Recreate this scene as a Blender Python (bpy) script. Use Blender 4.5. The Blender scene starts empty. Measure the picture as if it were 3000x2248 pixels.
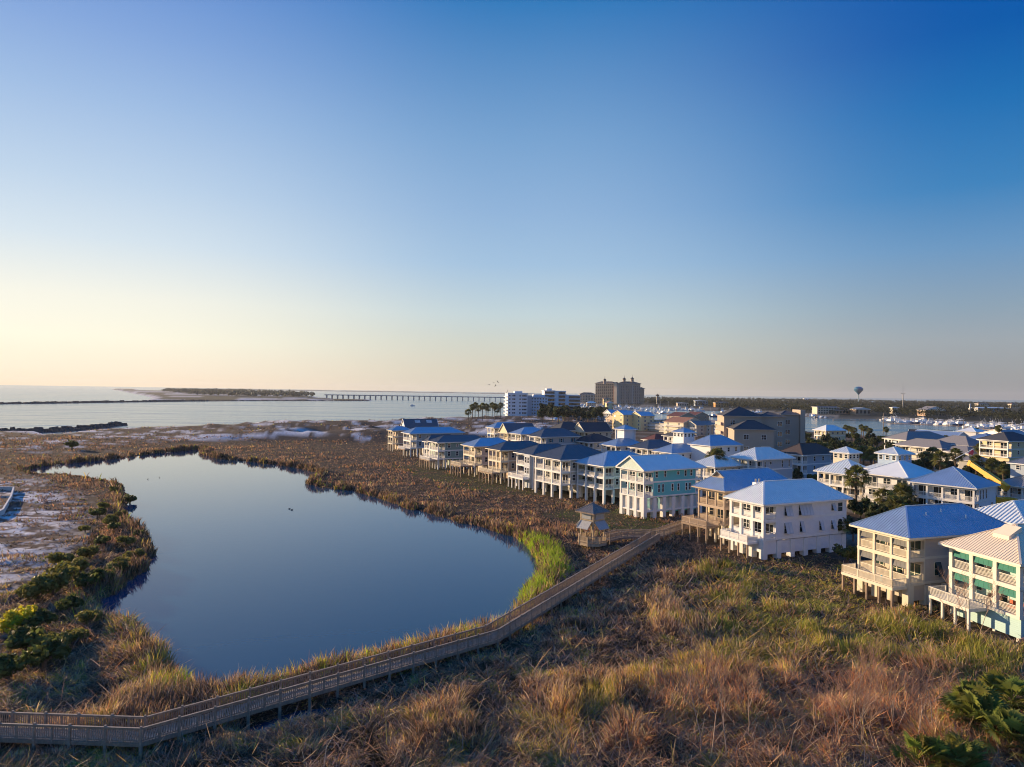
import bpy, math, random
import numpy as np
from mathutils import Matrix, Vector
random.seed(7); RN = np.random.default_rng(11)
R = math.radians
SC = bpy.context.scene
COL = SC.collection

# ------------------------------------------------------------------ camera
FPX, CAM_H, HZ, ROLL = 2045.0, 28.0, 1148.5, R(0.857)
pt = math.atan((HZ-1124)/FPX)
FW = np.array([0, math.cos(pt), math.sin(pt)])
RW, UW = np.array([1, 0, 0.]), np.array([0, -math.sin(pt), math.cos(pt)])
CR = math.cos(ROLL)*RW+math.sin(ROLL)*UW
CU = -math.sin(ROLL)*RW+math.cos(ROLL)*UW
cam = bpy.data.cameras.new("camera"); co = bpy.data.objects.new("camera", cam); COL.objects.link(co)
cam.sensor_width = 36; cam.lens = 36*FPX/3000; cam.clip_start = .5; cam.clip_end = 90000
co.matrix_world = Matrix(((CR[0], CU[0], -FW[0], 0), (CR[1], CU[1], -FW[1], 0), (CR[2], CU[2], -FW[2], CAM_H), (0, 0, 0, 1)))
SC.camera = co

# ------------------------------------------------------------------ sky, sun, exposure
SUN_AZ, SUN_EL = -58.0, 11.0            # degrees left of the viewing direction (+Y), above horizon
sv = Vector((math.sin(R(SUN_AZ))*math.cos(R(SUN_EL)), math.cos(R(SUN_AZ))*math.cos(R(SUN_EL)), math.sin(R(SUN_EL))))
sl = bpy.data.lights.new("sun", 'SUN'); sl.energy = 5.0; sl.angle = R(0.5); sl.color = (1, .71, .42)
so = bpy.data.objects.new("sun", sl); COL.objects.link(so)
so.rotation_euler = sv.to_track_quat('Z', 'Y').to_euler()

def lin(c):
    return tuple(((v/255)/12.92 if v/255 <= .04045 else ((v/255+.055)/1.055)**2.4) for v in c)

W = bpy.data.worlds.new("World"); SC.world = W; W.use_nodes = True
nt = W.node_tree; nt.nodes.clear()
def N(t, **k):
    n = nt.nodes.new(t)
    for a, b in k.items(): setattr(n, a, b)
    return n
def ramp(stops):
    n = N('ShaderNodeValToRGB'); cr = n.color_ramp; cr.interpolation = 'EASE' if 0 else 'LINEAR'
    while len(cr.elements) > 1: cr.elements.remove(cr.elements[-1])
    for i, (p, c) in enumerate(stops):
        e = cr.elements[0] if i == 0 else cr.elements.new(p)
        e.position = p; e.color = (*lin(c), 1)
    return n
def mth(op, a, b=None, c=None):
    n = N('ShaderNodeMath', operation=op)
    for i, v in enumerate((a, b, c)):
        if v is None: continue
        if isinstance(v, (int, float)): n.inputs[i].default_value = v
        else: nt.links.new(v, n.inputs[i])
    return n.outputs[0]
L = nt.links.new
tc = N('ShaderNodeTexCoord'); sx = N('ShaderNodeSeparateXYZ'); L(tc.outputs['Generated'], sx.inputs[0])
X, Y, Z = sx.outputs
az = Vector((math.sin(R(SUN_AZ)), math.cos(R(SUN_AZ))))
hl = mth('SQRT', mth('MAXIMUM', mth('SUBTRACT', 1.0, mth('MULTIPLY', Z, Z)), .001))
ca = mth('DIVIDE', mth('ADD', mth('MULTIPLY', X, az.x), mth('MULTIPLY', Y, az.y)), hl)
sky = N('ShaderNodeTexSky', sky_type='NISHITA'); sky.sun_disc = False
sky.sun_elevation = R(SUN_EL); sky.sun_rotation = R(SUN_AZ)
sun_side = ramp([(0, (255, 230, 196)), (.02, (255, 239, 214)), (.06, (255, 250, 228)), (.11, (246, 245, 232)), (.18, (214, 228, 238)), (.25, (189, 211, 234)), (.34, (158, 188, 227)), (.41, (132, 167, 220)), (.49, (98, 142, 210)), (.75, (30, 118, 204)), (1, (12, 112, 200))])
mid_side = ramp([(0, (214, 203, 184)), (.03, (214, 207, 189)), (.07, (206, 210, 200)), (.11, (194, 211, 216)), (.18, (162, 193, 222)), (.25, (144, 179, 217)), (.34, (120, 163, 208)), (.49, (50, 122, 187)), (.75, (10, 112, 200)), (1, (10, 112, 200))])
far_side = ramp([(0, (152, 150, 153)), (.03, (156, 158, 160)), (.07, (157, 166, 173)), (.11, (140, 162, 180)), (.18, (106, 151, 193)), (.25, (60, 130, 188)), (.34, (26, 110, 180)), (.41, (2, 90, 172)), (.49, (0, 84, 170)), (.75, (6, 108, 198)), (1, (10, 112, 200))])
for r_ in (sun_side, mid_side, far_side): L(Z, r_.inputs[0])
def mixc(f, a, b):
    n = N('ShaderNodeMix', data_type='RGBA'); n.clamp_factor = True
    if isinstance(f, float): n.inputs[0].default_value = f
    else: L(f, n.inputs[0])
    L(a, n.inputs[6]); L(b, n.inputs[7]); return n.outputs[2]
def smooth(x):
    n = N('ShaderNodeMapRange', interpolation_type='SMOOTHERSTEP'); L(x, n.inputs[0]); return n.outputs[0]
f1 = mth('DIVIDE', mth('SUBTRACT', ca, .50), .46)      # centre -> sun side
f2 = mth('DIVIDE', mth('SUBTRACT', ca, -.10), .66)     # far side -> centre
c1 = mixc(smooth(f2), far_side.outputs[0], mid_side.outputs[0])
c2 = mixc(smooth(f1), c1, sun_side.outputs[0])
bg = N('ShaderNodeBackground'); bg.inputs[1].default_value = .652
L(c2, bg.inputs[0])
bg2 = N('ShaderNodeBackground'); bg2.inputs[1].default_value = .10; L(sky.outputs[0], bg2.inputs[0])
ms = N('ShaderNodeMixShader'); ms.inputs[0].default_value = .988
L(bg2.outputs[0], ms.inputs[1]); L(bg.outputs[0], ms.inputs[2])
wo = N('ShaderNodeOutputWorld'); L(ms.outputs[0], wo.inputs[0])
vs = SC.view_settings
SC.display_settings.display_device = 'sRGB'
vs.view_transform = 'Standard'; vs.look = 'None'; vs.gamma = 1; vs.exposure = 0.64
SC.cycles.max_bounces = 6; SC.cycles.diffuse_bounces = 3; SC.cycles.glossy_bounces = 3
SC.cycles.transmission_bounces = 2; SC.cycles.transparent_max_bounces = 4
SC.cycles.use_denoising = True; SC.cycles.filter_width = 1.05

# ------------------------------------------------------------------ helpers
def at(px, py, z=0.0):
    """survey helper: the place on height z that the photograph shows at px,py"""
    d = FW*FPX+CR*(px-1500)-CU*(py-1124)
    t = (z-CAM_H)/d[2]
    return np.array([d[0]*t, d[1]*t, z])

def tag(o, label=None, cat=None, group=None, kind=None):
    if label: o['label'] = label
    if cat: o['category'] = cat
    if group: o['group'] = group
    if kind: o['kind'] = kind
    return o

def thing(name, label, cat, loc=(0, 0, 0), rz=0, group=None):
    o = bpy.data.objects.new(name, None); COL.objects.link(o)
    o.location = loc; o.rotation_euler = (0, 0, rz); o.empty_display_size = .5
    return tag(o, label, cat, group)

def copy_tree(o, parent=None):
    c = o.copy(); COL.objects.link(c)
    if parent: c.parent = parent
    for ch in o.children: copy_tree(ch, c)
    return c

class MB:
    def __init__(s): s.v = []; s.f = []; s.m = []
    def quad(s, pts, m=0):
        i = len(s.v); s.v += [tuple(p) for p in pts]; s.f.append(tuple(range(i, i+len(pts)))); s.m.append(m); return s
    def hexa(s, p, m=0):
        i = len(s.v); s.v += [tuple(q) for q in p]
        for f in ((0, 3, 2, 1), (4, 5, 6, 7), (0, 1, 5, 4), (1, 2, 6, 5), (2, 3, 7, 6), (3, 0, 4, 7)):
            s.f.append(tuple(i+k for k in f)); s.m.append(m)
        return s
    def box(s, x0, x1, y0, y1, z0, z1, m=0):
        return s.hexa([(x0, y0, z0), (x1, y0, z0), (x1, y1, z0), (x0, y1, z0), (x0, y0, z1), (x1, y0, z1), (x1, y1, z1), (x0, y1, z1)], m)
    def beam(s, p, q, w, h, m=0, up=(0, 0, 1)):
        p, q = Vector(p), Vector(q); d = (q-p)
        if d.length < 1e-6: return s
        d.normalize(); up = Vector(up)
        if abs(d.dot(up)) > .98: up = Vector((1, 0, 0))
        r = d.cross(up).normalized()*w/2; u = r.cross(d).normalized()*h/2
        return s.hexa([p-r-u, p+r-u, p+r+u, p-r+u, q-r-u, q+r-u, q+r+u, q-r+u], m)
    def tube(s, p, q, r0, r1, n=6, m=0, cap=True):
        p, q = Vector(p), Vector(q); d = (q-p).normalized()
        a = d.orthogonal().normalized(); b = d.cross(a); i = len(s.v)
        for c, r in ((p, r0), (q, r1)):
            for k in range(n):
                t = 2*math.pi*k/n; s.v.append(tuple(c+a*(r*math.cos(t))+b*(r*math.sin(t))))
        for k in range(n):
            k2 = (k+1) % n; s.f.append((i+k, i+k2, i+n+k2, i+n+k)); s.m.append(m)
        if cap:
            s.f.append(tuple(i+n+k for k in range(n))); s.m.append(m)
            s.f.append(tuple(i+n-1-k for k in range(n))); s.m.append(m)
        return s
    def mesh(s, name, mats):
        me = bpy.data.meshes.new(name); me.from_pydata(s.v, [], s.f)
        mats = mats if isinstance(mats, (list, tuple)) else [mats]
        for k in mats: me.materials.append(k)
        if len(mats) > 1: me.polygons.foreach_set('material_index', s.m)
        me.update(); return me
    def build(s, name, mats, parent=None, loc=None, rz=0):
        if not s.f: return None
        o = bpy.data.objects.new(name, s.mesh(name, mats)); COL.objects.link(o)
        if parent: o.parent = parent
        if loc is not None: o.location = loc
        o.rotation_euler = (0, 0, rz)
        return o

# ------------------------------------------------------------------ materials
MATS = {}
def mat(name, col, rough=.7, metal=0., var=.12, scale=1.2, bump=0., siding=0., spec=.5, coat=0., streak=0.):
    """principled paint/wood/metal with uneven wear; siding = lap board height in m"""
    if name in MATS: return MATS[name]
    m = bpy.data.materials.new(name); m.use_nodes = True; t = m.node_tree
    b = t.nodes['Principled BSDF']; l = t.links.new
    b.inputs['Roughness'].default_value = rough; b.inputs['Metallic'].default_value = metal
    b.inputs['Specular IOR Level'].default_value = spec
    b.inputs['Coat Weight'].default_value = coat
    tcn = t.nodes.new('ShaderNodeTexCoord'); nz = t.nodes.new('ShaderNodeTexNoise')
    nz.inputs['Scale'].default_value = scale; nz.inputs['Detail'].default_value = 6; nz.inputs['Roughness'].default_value = .65
    mp = t.nodes.new('ShaderNodeMapping'); l(tcn.outputs['Object'], mp.inputs[0]); l(mp.outputs[0], nz.inputs['Vector'])
    if streak: mp.inputs['Scale'].default_value = (1, 1, streak)
    mr = t.nodes.new('ShaderNodeMapRange'); l(nz.outputs['Fac'], mr.inputs[0])
    mr.inputs[1].default_value = .3; mr.inputs[2].default_value = .7; mr.inputs[3].default_value = 1-var; mr.inputs[4].default_value = 1+var*.6
    mul = t.nodes.new('ShaderNodeVectorMath'); mul.operation = 'SCALE'; mul.inputs[0].default_value = col[:3]
    l(mr.outputs[0], mul.inputs['Scale']); l(mul.outputs[0], b.inputs['Base Color'])
    hgt = nz.outputs['Fac']; dist = bump
    if siding:
        sp = t.nodes.new('ShaderNodeSeparateXYZ'); l(tcn.outputs['Object'], sp.inputs[0])
        d = t.nodes.new('ShaderNodeMath'); d.operation = 'DIVIDE'; d.inputs[1].default_value = siding; l(sp.outputs[2], d.inputs[0])
        fr = t.nodes.new('ShaderNodeMath'); fr.operation = 'FRACT'; l(d.outputs[0], fr.inputs[0])
        hgt = fr.outputs[0]; dist = -.03
    if dist:
        bp = t.nodes.new('ShaderNodeBump'); bp.inputs['Distance'].default_value = abs(dist); bp.inputs['Strength'].default_value = .8; bp.invert = dist < 0
        l(hgt, bp.inputs['Height']); l(bp.outputs[0], b.inputs['Normal'])
    MATS[name] = m; return m

def glass(name, col=(.02, .03, .04), rough=.06):
    if name in MATS: return MATS[name]
    m = mat(name, col, rough, 0, .5, .6, spec=.8); return m

def leafmat(name, rough=.7, trans=.3, spec=.2):
    """blades and leaves: colour per blade from the mesh, some light passes through"""
    m = bpy.data.materials.new(name); m.use_nodes = True; t = m.node_tree; l = t.links.new
    b = t.nodes['Principled BSDF']; out = t.nodes['Material Output']
    a = t.nodes.new('ShaderNodeVertexColor'); a.layer_name = 'col'
    l(a.outputs[0], b.inputs['Base Color']); b.inputs['Roughness'].default_value = rough; b.inputs['Specular IOR Level'].default_value = spec
    tr = t.nodes.new('ShaderNodeBsdfTranslucent'); l(a.outputs[0], tr.inputs[0])
    mx = t.nodes.new('ShaderNodeMixShader'); mx.inputs[0].default_value = trans
    l(b.outputs[0], mx.inputs[1]); l(tr.outputs[0], mx.inputs[2]); l(mx.outputs[0], out.inputs[0])
    MATS[name] = m; return m

WHITE = mat('white_paint', (.82, .81, .78), .5, var=.05)
CREAM = mat('cream_paint', (.74, .66, .50), .55, var=.06)
TAUPE_TRIM = mat('tan_trim', (.50, .38, .27), .6, var=.08)
WALLS = {
 'white': mat('white_siding', (.78, .78, .79), .55, var=.05, siding=.2),
 'cream': mat('cream_siding', (.66, .57, .42), .6, var=.06, siding=.2),
 'sand': mat('sand_siding', (.58, .49, .38), .6, var=.06, siding=.2),
 'yellow': mat('yellow_siding', (.70, .58, .33), .6, var=.06, siding=.2),
 'tan': mat('tan_siding', (.50, .34, .22), .6, var=.08, siding=.2),
 'teal': mat('teal_siding', (.13, .52, .55), .55, var=.05, siding=.22),
 'mint': mat('mint_siding', (.38, .58, .56), .55, var=.05, siding=.22),
 'green': mat('grey_green_siding', (.20, .31, .28), .6, var=.06, siding=.2),
 'sage': mat('sage_siding', (.54, .52, .45), .6, var=.06, siding=.2),
 'grey': mat('grey_siding', (.42, .42, .41), .6, var=.06, siding=.2),
 'bluegrey': mat('blue_grey_siding', (.36, .43, .50), .6, var=.06, siding=.2),
 'blue': mat('light_blue_siding', (.36, .48, .62), .6, var=.05, siding=.2),
 'stucco': mat('beige_stucco', (.46, .37, .29), .8, var=.07, bump=.01, scale=3),
 'yellowstucco': mat('yellow_stucco', (.80, .64, .34), .8, var=.06, bump=.01, scale=3),
}
ROOFS = {
 'galv': mat('galvanised_metal', (.45, .56, .66), .36, .54, .10, .5),
 'pale': mat('white_metal_roofing', (.82, .86, .83), .38, 0, .06, .5, spec=.8),
 'creammetal': mat('cream_metal_roofing', (.86, .72, .52), .5, 0, .06, .5),
 'slate': mat('dark_blue_metal_roofing', (.125, .14, .16), .40, .30, .12, .5),
 'greymetal': mat('grey_metal_roofing', (.30, .31, .32), .42, .4, .12, .5),
 'brown': mat('brown_shingles', (.075, .055, .05), .85, 0, .25, 3, bump=.02),
 'dark': mat('charcoal_shingles', (.06, .065, .075), .85, 0, .25, 3, bump=.02),
 'shingle': mat('grey_shingles', (.24, .23, .23), .85, 0, .2, 3, bump=.02),
 'terracotta': mat('terracotta_tiles', (.30, .14, .085), .8, 0, .25, 2.5, bump=.03),
 'red': mat('dark_red_roofing', (.13, .04, .035), .8, 0, .2, 2),
}
GLASS = glass('window_glass'); TEALGLASS = glass('green_tinted_glass', (.03, .07, .06))
DARK = mat('dark_interior', (.03, .028, .026), .8)
TIMBER = mat('weathered_timber', (.34, .25, .175), .85, var=.35, scale=2.5, bump=.004, streak=.3)
GREYWOOD = mat('grey_boardwalk_timber', (.38, .295, .215), .85, var=.35, scale=3, bump=.004)
PALETIMBER = mat('pale_new_timber', (.52, .40, .26), .8, var=.25, scale=2.5)  # paler timber tone of the viewing tower, the same on every face
AWN_GREEN = mat('green_canvas', (.03, .20, .15), .8, var=.15)
AWN_GREY = mat('grey_canvas', (.20, .20, .19), .85, var=.15)
SHUT = mat('pale_grey_shutter', (.60, .62, .64), .6, var=.05, siding=.08)
DARKSHUT = mat('dark_green_shutter', (.035, .06, .06), .6)
TEALSHUT = mat('teal_shutter', (.02, .14, .20), .6)
CONCRETE = mat('concrete', (.42, .41, .39), .85, var=.15, scale=.8)
ROCK = mat('jetty_rock', (.075, .072, .07), .9, var=.5, scale=1.5, bump=.1)

# ------------------------------------------------------------------ noise + fast meshes
def vnoise(x, y, seed=0):
    xi, yi = np.floor(x).astype(np.int64), np.floor(y).astype(np.int64)
    fx, fy = x-xi, y-yi; fx = fx*fx*(3-2*fx); fy = fy*fy*(3-2*fy)
    def h(a, b):
        n = (a*374761393+b*668265263+seed*974634643) & 0xffffffff
        n = ((n ^ (n >> 13))*1274126177) & 0xffffffff
        return ((n ^ (n >> 16)) & 0xffff)/65535.
    return (h(xi, yi)*(1-fx)+h(xi+1, yi)*fx)*(1-fy)+(h(xi, yi+1)*(1-fx)+h(xi+1, yi+1)*fx)*fy
def fbm(x, y, seed=0, o=4):
    s = np.zeros_like(x, dtype=float); a = .5; t = 0
    for k in range(o):
        s += a*vnoise(x*2**k+k*17.3, y*2**k-k*9.1, seed+k); t += a; a *= .5
    return s/t
def sstep(a, b, x):
    t = np.clip((x-a)/(b-a), 0, 1); return t*t*(3-2*t)

def npmesh(name, V, F, mats, col=None, smooth=False):
    """V (n,3), F list of (m,k) index arrays"""
    me = bpy.data.meshes.new(name); me.vertices.add(len(V)); me.vertices.foreach_set('co', np.ascontiguousarray(V, dtype=np.float32).ravel())
    nl = sum(f.size for f in F); npg = sum(len(f) for f in F)
    me.loops.add(nl); me.polygons.add(npg)
    me.loops.foreach_set('vertex_index', np.concatenate([f.ravel() for f in F]).astype(np.int32))
    tot = np.concatenate([np.full(len(f), f.shape[1]) for f in F]); st = np.concatenate([[0], np.cumsum(tot)[:-1]])
    me.polygons.foreach_set('loop_start', st.astype(np.int32)); 
    if smooth: me.polygons.foreach_set('use_smooth', np.ones(npg, dtype=bool))
    for m in (mats if isinstance(mats, (list, tuple)) else [mats]): me.materials.append(m)
    if col is not None:
        a = me.color_attributes.new('col', 'FLOAT_COLOR', 'POINT')
        c = np.ones((len(V), 4), np.float32); c[:, :3] = col; a.data.foreach_set('color', c.ravel())
    me.update(calc_edges=True); return me
def npobj(name, *a, parent=None, **k):
    o = bpy.data.objects.new(name, npmesh(name, *a, **k)); COL.objects.link(o)
    if parent: o.parent = parent
    return o

def inside(P, poly):
    x, y = P[:, 0], P[:, 1]; c = np.zeros(len(P), bool); n = len(poly)
    for i in range(n):
        x0, y0 = poly[i][:2]; x1, y1 = poly[(i+1) % n][:2]
        if y0 == y1: continue
        k = ((y0 > y) != (y1 > y)) & (x < (x1-x0)*(y-y0)/(y1-y0)+x0); c ^= k
    return c
def sdist(P, poly, closed=True):
    d = np.full(len(P), 1e18); n = len(poly)
    for i in range(n if closed else n-1):
        a = np.array(poly[i][:2]); b = np.array(poly[(i+1) % n][:2]); e = b-a
        w = P-a; t = np.clip((w@e)/max(e@e, 1e-9), 0, 1)
        q = w-t[:, None]*e; d = np.minimum(d, (q*q).sum(1))
    d = np.sqrt(d)
    return np.where(inside(P, poly), d, -d) if closed else d
def wpoly(pts, z=0.): return [at(a, b, z)[:2] for a, b in pts]

# ------------------------------------------------------------------ terrain outlines (surveyed from the photograph, z = 0)
POND_PX = [  # px, py, height of the reeds that hide the waterline there
 (75,1378,0),(151,1364,0),(271,1351,0),(332,1345,0),(452,1330,0),(528,1322,0),(586,1316,0),(590,1331,0),(637,1344,0),(759,1357,0),(868,1371,0),(936,1387,0),
 (922,1404,0),(896,1417,0),(949,1431,0),(1031,1438,0),(1126,1465,0),(1195,1492,0),(1249,1501,0),(1290,1515,0),(1344,1534,0),(1398,1540,0),(1466,1563,0),(1515,1577,0),
 (1540,1599,0),(1560,1621,0),(1578,1652,0),(1586,1663,.3),(1575,1690,.5),(1553,1715,.7),(1528,1735,1),(1525,1757,1.2),(1496,1772,1.4),(1490,1798,1.4),(1439,1822,1.4),
 (1373,1842,1.4),(1238,1881,1.4),(1175,1893,1.4),(1096,1906,1.5),(1016,1922,1.5),(969,1927,1.5),(877,1950,1.5),(795,1965,1.5),(700,1988,1.5),(617,1998,1.4),(570,2004,1.3),(551,1990,1.2),
 (506,1972,.8),(494,1940,.6),(475,1906,.6),(443,1893,.6),(418,1850,.6),(402,1822,.8),(386,1806,1),(342,1800,1),(316,1788,1),(285,1778,.6),(286,1760,0),(332,1746,0),
 (356,1724,0),(392,1690,0),(428,1674,0),(434,1641,.3),(452,1616,.6),(443,1583,.6),(431,1565,.6),(407,1541,.6),(386,1508,.6),(371,1481,.6),(386,1466,.3),(374,1440,.6),(359,1413,.8),
 (332,1402,1),(301,1396,1),(256,1391,1),(181,1384,.8),(121,1385,.8)]
POND = [at(a, b, c)[:2] for a, b, c in POND_PX]
POOL = wpoly([(700,2185),(740,2130),(880,2085),(960,2078),(985,2092),(850,2125),(770,2165)])
NEARLAND = [np.array(p) for p in ((-700., -30.), (-700., 430.))]+wpoly([(-400,1262),(0,1265),(100,1267),(130,1275),(217,1270),(271,1264),(400,1254),(600,1250),(800,1247),(950,1243),
  (1100,1239),(1250,1237),(1350,1234),(1385,1229),(1470,1222),(1560,1205),(1640,1196),(1690,1192),(1760,1206),(1850,1217),(1900,1224),(1960,1227),(2050,1229),(2160,1233),(2400,1268),(2500,1275),(2700,1278),(3000,1281),(3500,1288)])+[np.array(p) for p in ((900., 300.), (900., -30.))]
FARLAND = wpoly([(1640,1184),(1700,1185),(1760,1198),(1900,1193),(2000,1199),(2150,1206),(2300,1217),(2450,1228),(2580,1229),(2650,1236),(2800,1244),(2900,1251),(3000,1258),(3500,1280),
  (3500,1196),(3000,1185.5),(2450,1176),(2000,1170),(1800,1169),(1640,1170)])
PENINS = wpoly([(310,1138.6),(330,1141),(430,1160),(455,1167),(430,1174.5),(560,1175),(700,1174.8),(900,1174.5),(1000,1174.5),(1070,1175),(1090,1173),(1000,1170),(940,1166.5),(900,1160),(800,1154),(600,1149),(450,1144)])
DUNES = wpoly([(-200,1262),(400,1254),(1150,1236),(1500,1226),(1760,1228),(1760,1275),(1160,1300),(700,1296),(500,1300),(300,1325),(-200,1345)])
BANK = wpoly([(-200,1395),(60,1398),(120,1410),(190,1440),(262,1470),(245,1560),(200,1640),(130,1720),(-200,1800)])

def zland(x, y):
    P = np.stack([x, y], 1); z = np.full(len(x), -2.5)
    near = inside(P, NEARLAND); sub = y < 1300
    dn = np.full(len(x), -50.); dn[sub] = sdist(P[sub], NEARLAND)
    base = .15+.45*fbm(x/13, y/13, 3)+.65*fbm(x/3.6, y/3.6, 7, 3)*(y < 140)
    du = np.zeros(len(x)); k = (y > 180) & sub; du[k] = sstep(-8, 30, sdist(P[k], DUNES))*(.22+.78*sstep(-.52, -.36, x[k]/y[k]))
    rid = 1-np.abs(2*fbm(x/38, y/26, 21, 4)-1)
    base = base+du*(6.5*np.clip(rid-.45, 0, 1)+.9*fbm(x/9, y/7, 23)+.4)
    base = base+0*x
    z = np.where(dn > -40, -2.5+(base+2.5)*sstep(-9, 3, dn), z)
    k = (y > 25) & (y < 345)
    dp = np.full(len(x), -99.); dp[k] = np.maximum(sdist(P[k], POND), sdist(P[k], POOL))
    z = np.where(dp > -2.5, z+(-1.2-z)*sstep(-1.2, 1.2, dp), z)
    k = y > 600
    for poly, h in ((FARLAND, 3.5), (PENINS, 2.5)):
        q = np.full(len(x), -500.); q[k] = sdist(P[k], poly)
        z = np.maximum(z, np.where(q > -20, -2.5+(h+2.5+1.2*fbm(x/90, y/90, 31)*sstep(20, 120, q))*sstep(-20, 12, q), -2.5))
    return z

# ground: one sheet, fine near, coarse far, to beyond the last shore
drops = np.concatenate([[12000, 6000, 3600, 2600], np.linspace(2100, 6.5, 600)])
ys = FPX*CAM_H/drops; tans = np.concatenate([np.linspace(-2.4, -1.05, 40), np.linspace(-1.04, 1.04, 520), np.linspace(1.05, 2.4, 40)])
YY, TT = np.meshgrid(ys, tans, indexing='ij'); gx, gy = (YY*TT).ravel(), YY.ravel()
gz = zland(gx, gy)
nr, nc = len(ys), len(tans)
ii = (np.arange(nr-1)[:, None]*nc+np.arange(nc-1)[None]).ravel()
GF = np.stack([ii, ii+1, ii+nc+1, ii+nc], 1)
P2 = np.stack([gx, gy], 1)
n1, n2, n3 = fbm(gx/6, gy/6, 41), fbm(gx/22, gy/16, 43), fbm(gx/2.2, gy/1.6, 45)
gc = np.empty((len(gx), 3)); gc[:] = (.082, .060, .042)
gc += (n1-.5)[:, None]*np.array([.03, .022, .015])
SAND = np.array([.74, .72, .70]); SCRUB = np.array([.085, .062, .048])
def mixv(c, w, t): return c*(1-w[:, None])+np.array(t)*w[:, None]
k = gy > 180
w = np.zeros(len(gx)); w[k] = sstep(-6, 12, sdist(P2[k], DUNES))
gc = mixv(gc, w, SCRUB)
ridge = np.clip(1-np.abs(2*fbm(gx/38, gy/26, 21, 4)-1)-.45, 0, 1)
gc = mixv(gc, w*sstep(.57, .66, .5*fbm(gx/30, gy/12, 51)+.5*fbm(gx/7, gy/4, 53)+.12*ridge)*.9, SAND)
w = np.zeros(len(gx)); kb = (gx < 0) & (gy > 60) & (gy < 300); w[kb] = sstep(-6, 10, sdist(P2[kb], BANK))
gc = mixv(gc, w, (.12, .085, .075)); gc = mixv(gc, w*sstep(.43, .53, .45*n2+.55*n3), SAND)
w = np.zeros(len(gx)); k = (gy > 350) & (gy < 1300); w[k] = sstep(9, 2, sdist(P2[k], NEARLAND))*(sdist(P2[k], NEARLAND) > -12)
gc = mixv(gc, w*(gx < 40), SAND)
k = gy > 600
q = np.full(len(gx), -99.); q[k] = sdist(P2[k], PENINS)
gc = mixv(gc, (q > -25)*1., (.085, .085, .055)); gc = mixv(gc, (q > -25)*np.clip(sstep(22, 6, q)+.8*sstep(.60, .68, fbm(gx/120, gy/60, 61)), 0, 1), SAND*.8)
q = np.full(len(gx), -99.); q[k] = sdist(P2[k], FARLAND)
gc = mixv(gc, (q > -25)*1., (.045, .045, .028)); gc = mixv(gc, ((q > -25) & (q < 26))*.7, (.30, .27, .22))
side = (gx > .72*gy+8) & (gy < 500); gc = mixv(gc, side*1., (.075, .075, .032))
town = (gx > 30) & (gx-60 > (110-gy)*.5) & (gy > 130) & (gy < 620)
gc = mixv(gc, town*sstep(.5, .7, n2)*.6, (.30, .27, .23))
LAWN_G = wpoly([(1130,1335),(1300,1362),(1560,1418),(1800,1475),(1900,1512),(2100,1545),(2050,1575),(1900,1588),(1700,1556),(1500,1480),(1280,1426),(1130,1372)])
k = (gy > 120) & (gy < 320); w = np.zeros(len(gx)); w[k] = sstep(-1, 6, sdist(P2[k], LAWN_G))*sstep(.40, .60, n2[k]); gc = mixv(gc, w*.5, (.085, .090, .030))
gm = bpy.data.materials.new('ground_soil_and_sand'); gm.use_nodes = True; t = gm.node_tree; l = t.links.new; b = t.nodes['Principled BSDF']
a = t.nodes.new('ShaderNodeVertexColor'); a.layer_name = 'col'; g_ = t.nodes.new('ShaderNodeNewGeometry')
nz = t.nodes.new('ShaderNodeTexNoise'); nz.inputs['Scale'].default_value = .9; nz.inputs['Detail'].default_value = 8; nz.inputs['Roughness'].default_value = .7; l(g_.outputs['Position'], nz.inputs['Vector'])
mr = t.nodes.new('ShaderNodeMapRange'); mr.inputs[1].default_value = .3; mr.inputs[2].default_value = .7; mr.inputs[3].default_value = .55; mr.inputs[4].default_value = 1.3; l(nz.outputs[0], mr.inputs[0])
mul = t.nodes.new('ShaderNodeVectorMath'); mul.operation = 'SCALE'; l(a.outputs[0], mul.inputs[0]); l(mr.outputs[0], mul.inputs['Scale']); l(mul.outputs[0], b.inputs['Base Color'])
b.inputs['Roughness'].default_value = .95; b.inputs['Specular IOR Level'].default_value = .1
bp = t.nodes.new('ShaderNodeBump'); bp.inputs['Distance'].default_value = .4; l(nz.outputs[0], bp.inputs['Height']); l(bp.outputs[0], b.inputs['Normal'])
ground = npobj('ground', np.stack([gx, gy, gz], 1), [GF], gm, col=gc, smooth=True); tag(ground, kind='structure')

def gz1(x, y): return float(zland(np.array([float(x)]), np.array([float(y)]))[0])

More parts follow.
